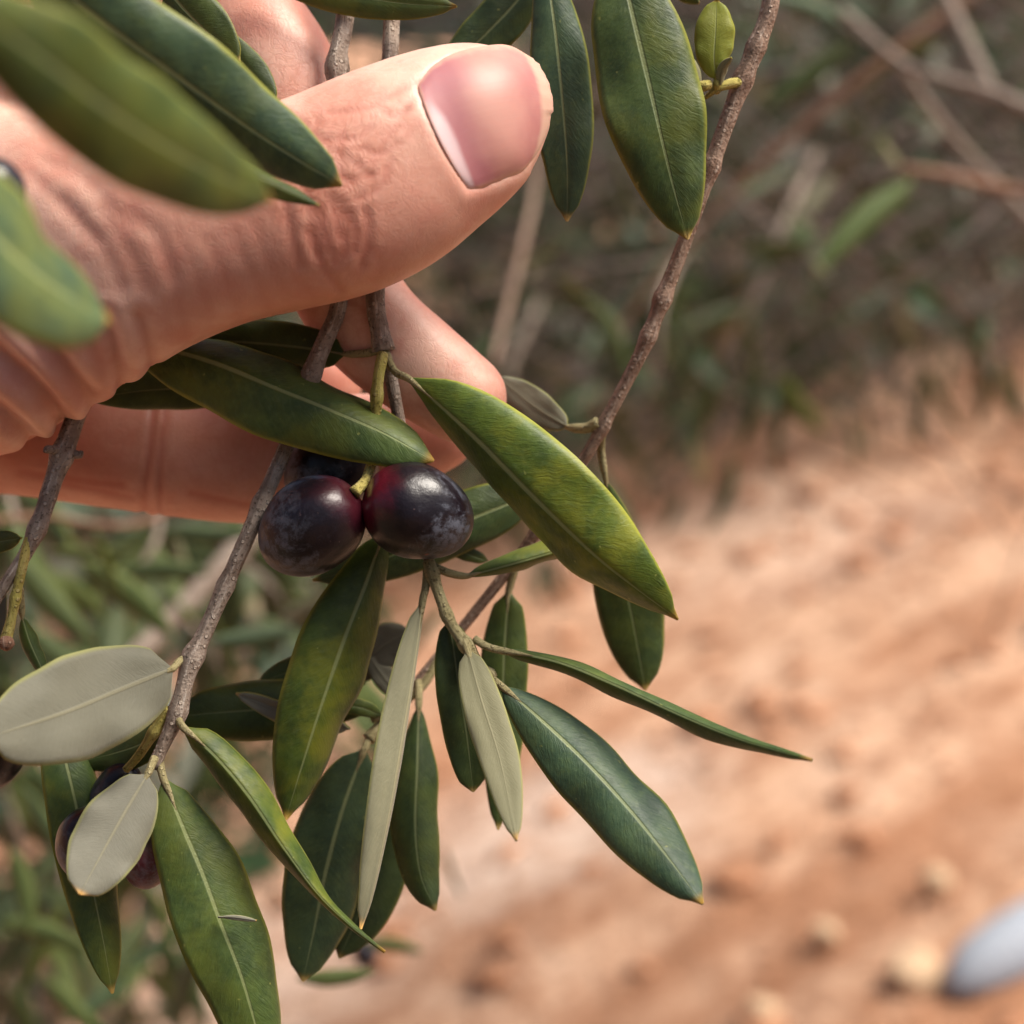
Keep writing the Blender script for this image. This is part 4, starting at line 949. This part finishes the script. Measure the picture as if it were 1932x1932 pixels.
def project(co):
    v = co - np.array(O); d = v @ np.array(FW)
    return np.stack([966 + (v @ np.array(RT)) / d / HALF * 966, 966 - (v @ np.array(UP)) / d / HALF * 966, d], 1)
def vnormals():
    no = np.empty(nv * 3); hme.vertices.foreach_get('normal', no); return no.reshape(-1, 3)
no = vnormals()
pr = project(co); facing = ((np.array(O) - co) * no).sum(1) / np.linalg.norm(co - np.array(O), axis=1)
X, Y, DD = pr[:, 0], pr[:, 1], pr[:, 2]
front = (facing > -0.15)
tree_b = BVHTree.FromPolygons([Vector(v) for v in co[:]], [tuple(p.vertices) for p in hme.polygons])
# nail plate
NAILTOP = [(786, 160), (812, 127), (855, 101), (905, 88), (958, 85), (1006, 110)]
NAILBOT = [(884, 361), (905, 357), (930, 348), (958, 337), (985, 324), (1006, 300)]
NS, NTt = 40, 36
def poly(pts, t):
    p = catmull([Vector((a, b, 0)) for a, b in pts], 61); k = t * 60; i = min(int(k), 59); return p[i].lerp(p[i + 1], k - i)
npts, ndep = [], []
for i in range(NS + 1):
    s = i / NS; a, b = poly(NAILTOP, s), poly(NAILBOT, s)
    for j in range(NTt + 1):
        t = j / NTt; q = a.lerp(b, t); bul = 4 * t * (1 - t)
        x = q.x + bul * (-10 * (1 - s) + 34 * s ** 3); y = q.y
        if s > .93 and .05 < t < .55: x += 2.5 * noise.noise((t * 14, 0, 0)) + 4 * (s - .93) / .07
        npts.append((x, y, s, t))
for (x, y, s, t) in npts:
    dirv = (P(x, y, 1000) - O).normalized(); h = tree_b.ray_cast(O, dirv)
    dep = (h[0] - O).dot(FW) if h[0] is not None else np.nan
    ndep.append(dep if (dep == dep and dep < 0.203) else np.nan)
na = np.array(npts); ndep = np.array(ndep); ok = ~np.isnan(ndep)
def basis(s, t): return np.stack([s ** i * t ** j for i in range(4) for j in range(5)], 1)
coef = np.linalg.lstsq(basis(na[ok, 2], na[ok, 3]), ndep[ok], rcond=None)[0]
nd = basis(na[:, 2], na[:, 3]) @ coef
nv_ = []
for (x, y, s, t), d in zip(npts, nd):
    edge = min(t, 1 - t); lift = 0.00002 - 0.00028 * math.exp(-edge / .035) - .00022 * math.exp(-s / .03) + 0.0003 * s
    nv_.append(P(x, y, (d - lift) * 1000))
k = NTt + 1; nf = [(i * k + j, i * k + j + 1, (i + 1) * k + j + 1, (i + 1) * k + j) for i in range(NS) for j in range(NTt)]
nn_ = len(nv_); nuv = [(s, t) for _, _, s, t in npts]
nback = [v + (v - O).normalized() * 0.0006 for v in nv_]
nfb = [tuple(reversed([q + nn_ for q in f])) for f in nf]
rim = [i * k for i in range(NS + 1)] + [NS * k + j for j in range(1, k)] + [i * k + k - 1 for i in range(NS - 1, -1, -1)] + [j for j in range(k - 2, 0, -1)]
nfr = [(rim[i], rim[(i + 1) % len(rim)], rim[(i + 1) % len(rim)] + nn_, rim[i] + nn_) for i in range(len(rim))]
# signed distance (px) of skin points to the nail outline
loop = np.array([[npts[i][0], npts[i][1]] for i in rim])
sel = np.where(front & (X > 740) & (X < 1080) & (Y > 60) & (Y < 400) & (DD < .2035))[0]
def seg_dist(px_, py_, L_, closed=True):
    best = np.full(len(px_), 1e9)
    n = len(L_)
    for i in range(n if closed else n - 1):
        a = L_[i]; b = L_[(i + 1) % n]; ab = b - a; l2 = (ab ** 2).sum() + 1e-9
        t = np.clip(((px_ - a[0]) * ab[0] + (py_ - a[1]) * ab[1]) / l2, 0, 1)
        best = np.minimum(best, np.hypot(px_ - a[0] - t * ab[0], py_ - a[1] - t * ab[1]))
    return best
def inside(px_, py_, L_):
    c = np.zeros(len(px_), bool); n = len(L_)
    for i in range(n):
        a = L_[i]; b = L_[i - 1]
        cond = ((a[1] > py_) != (b[1] > py_)) & (px_ < (b[0] - a[0]) * (py_ - a[1]) / (b[1] - a[1] + 1e-12) + a[0]); c ^= cond
    return c
disp = np.zeros(nv); redv = np.zeros(nv); wrk = np.zeros(nv)
dn = seg_dist(X[sel], Y[sel], loop); ins = inside(X[sel], Y[sel], loop)
mm = 0.001
disp[sel] += np.where(ins, -.70 * mm * np.clip(dn / 10, 0, 1), 0)
fold_side = np.where((X[sel] < 1000), 1.0, 0.0)
disp[sel] += np.where(~ins, .10 * mm * np.exp(-((dn - 13) / 17) ** 2) * fold_side - .08 * mm * np.exp(-(dn / 5) ** 2) * fold_side, 0)
redv[sel] += np.where(~ins, .18 * np.exp(-(dn / 9) ** 2), 0.12)
# creases: polylines (px), depth mm, half width px, redness
CR = []
def cr(pts, dep, wd, red=.5): CR.append((pts, dep, wd, red))
for p in ([(556, 322), (580, 372), (590, 425), (602, 478)], [(602, 392), (612, 440), (632, 498)], [(642, 380), (652, 432), (648, 486)], [(690, 396), (694, 446), (682, 500)],
          [(578, 436), (606, 498), (642, 548)], [(534, 370), (548, 430), (566, 500)], [(660, 402), (672, 440), (668, 476)], [(622, 372), (632, 410), (640, 450)]): cr(p, .20, 8, .5)
for p in ([(790, 172), (748, 238), (700, 306)], [(812, 150), (760, 170), (690, 205), (620, 214)], [(545, 212), (600, 258), (655, 300), (700, 330)], [(565, 290), (610, 320), (600, 372)],
          [(650, 250), (640, 300), (660, 352)], [(700, 240), (668, 262), (610, 262)], [(700, 330), (660, 340), (620, 330), (590, 345)], [(740, 300), (716, 352), (676, 376)], [(600, 225), (590, 270), (570, 300)],
          [(680, 280), (720, 290), (752, 268)], [(540, 250), (560, 275), (575, 320)], [(720, 205), (740, 220), (770, 205)]): cr(p, .10, 6, .40)
for p in ([(480, 420), (505, 490), (545, 560)], [(440, 440), (470, 510), (505, 575)], [(520, 400), (540, 450), (556, 520), (590, 560)], [(390, 450), (420, 520), (450, 590)], [(330, 430), (370, 520), (400, 600)],
          [(300, 470), (330, 550), (350, 630)], [(700, 470), (720, 500), (705, 530)]): cr(p, .05, 9, .25)
# fleshy folds at the thumb base
for p, dp, wd in (([(40, 590), (90, 655), (130, 708), (168, 752)], 1.0, 17), ([(-40, 640), (20, 690), (72, 735), (116, 792)], 1.15, 18), ([(196, 600), (212, 650), (224, 700), (232, 742)], .7, 14), ([(-60, 735), (0, 775), (62, 826)], .9, 16), ([(262, 600), (278, 650), (292, 700)], .35, 12), ([(120, 560), (160, 620), (188, 690), (200, 745)], .35, 14)): cr(p, dp, wd, .6)
for p in ([(190, 400), (240, 470), (270, 540)], [(120, 380), (190, 460), (230, 540)], [(60, 330), (130, 400), (180, 450)], [(250, 400), (300, 450), (330, 520)], [(80, 300), (160, 340), (240, 420)]): cr(p, .14, 15, .25)
thumbmask = front & (DD < .214)
for pts, dep, wd, red in CR:
    L_ = np.array([[v.x, v.y] for v in catmull([Vector((a, b, 0)) for a, b in pts], 16)])
    s_ = np.where(thumbmask & (X > L_[:, 0].min() - 5 * wd) & (X < L_[:, 0].max() + 5 * wd) & (Y > L_[:, 1].min() - 5 * wd) & (Y < L_[:, 1].max() + 5 * wd))[0]
    if len(s_) == 0: continue
    jit = np.array([noise.noise((a * .04, b * .04, dep)) for a, b in zip(X[s_], Y[s_])]) * wd * .8
    q = np.abs(seg_dist(X[s_], Y[s_], L_, False) + jit * 0) 
    disp[s_] += -dep * mm * np.exp(-(q / wd) ** 2) + (.35 if dep > .5 else .18) * dep * mm * np.exp(-((q - 2.2 * wd) / (1.2 * wd)) ** 2)
    redv[s_] += red * np.exp(-(q / (wd * 1.1)) ** 2)
# finger joint creases on the middle finger and index pads
fm = front & (DD > .205)
for pts, dep, wd in (([(290, 775), (283, 850), (276, 900), (270, 975)], .26, 7), ([(312, 775), (304, 850), (300, 985)], .18, 6), ([(100, 912), (180, 924), (250, 940)], .07, 5), ([(40, 890), (130, 903), (230, 915)], .07, 6), ([(360, 930), (430, 945), (480, 955)], .06, 6), 
                    ([(650, 560), (690, 590), (720, 640)], .15, 8)):
    L_ = np.array([[v.x, v.y] for v in catmull([Vector((a, b, 0)) for a, b in pts], 14)])
    s_ = np.where(fm)[0]; q = seg_dist(X[s_], Y[s_], L_, False)
    disp[s_] += -dep * mm * np.exp(-(q / wd) ** 2) + .4 * dep * mm * np.exp(-((q - 2.2 * wd) / (1.2 * wd)) ** 2); redv[s_] += .5 * np.exp(-(q / wd) ** 2)
# knuckle redness and wrinkled zone (attributes drive colour and fine bump)
redv += .30 * np.exp(-(((X - 640) / 120) ** 2 + ((Y - 440) / 90) ** 2)) * thumbmask
redv += .25 * np.exp(-(((X - 960) / 80) ** 2 + ((Y - 370) / 40) ** 2)) * thumbmask
redv += .55 * np.clip((DD - .207) / .004, 0, 1)  # far fingers: pad redness plus shade under the thumb put into the colour
wrk += np.exp(-(((X - 640) / 130) ** 2 + ((Y - 330) / 150) ** 2)) * thumbmask + .10 * thumbmask * (X < 600) + .30 * (DD > .207)
low = np.array([noise.fractal(Vector(c) * 130, 1.0, 2.0, 3) for c in co[:]]) if nv < 600000 else 0
disp += low * .07 * mm
co2 = co + no * disp[:, None]
for _ in range(1): co2 = co2 + .25 * (lap(co2) - co2)
write(co2)
for nm, arr in (('redness', np.clip(redv, 0, 1)), ('wrinkle', np.clip(wrk, 0, 1))):
    at = hme.attributes.new(nm, 'FLOAT', 'POINT'); at.data.foreach_set('value', arr.astype(np.float32))
hme.polygons.foreach_set('use_smooth', [True] * len(hme.polygons))
hme.materials.clear(); hme.materials.append(M_SKIN)
hand = bpy.data.objects.new('hand', hme); COL.objects.link(hand)
tag(hand, 'bare left hand reaching in from the left, thumb over fingers, pinching olive twigs', 'hand')
nail = mesh_obj('thumbnail', nv_ + nback, nf + nfb + nfr, M_NAIL, hand, Vector((0, 0, 0)), uv=nuv + nuv)
nail['label'] = 'pink thumbnail with a worn pale free edge'
print('hand verts', nv)
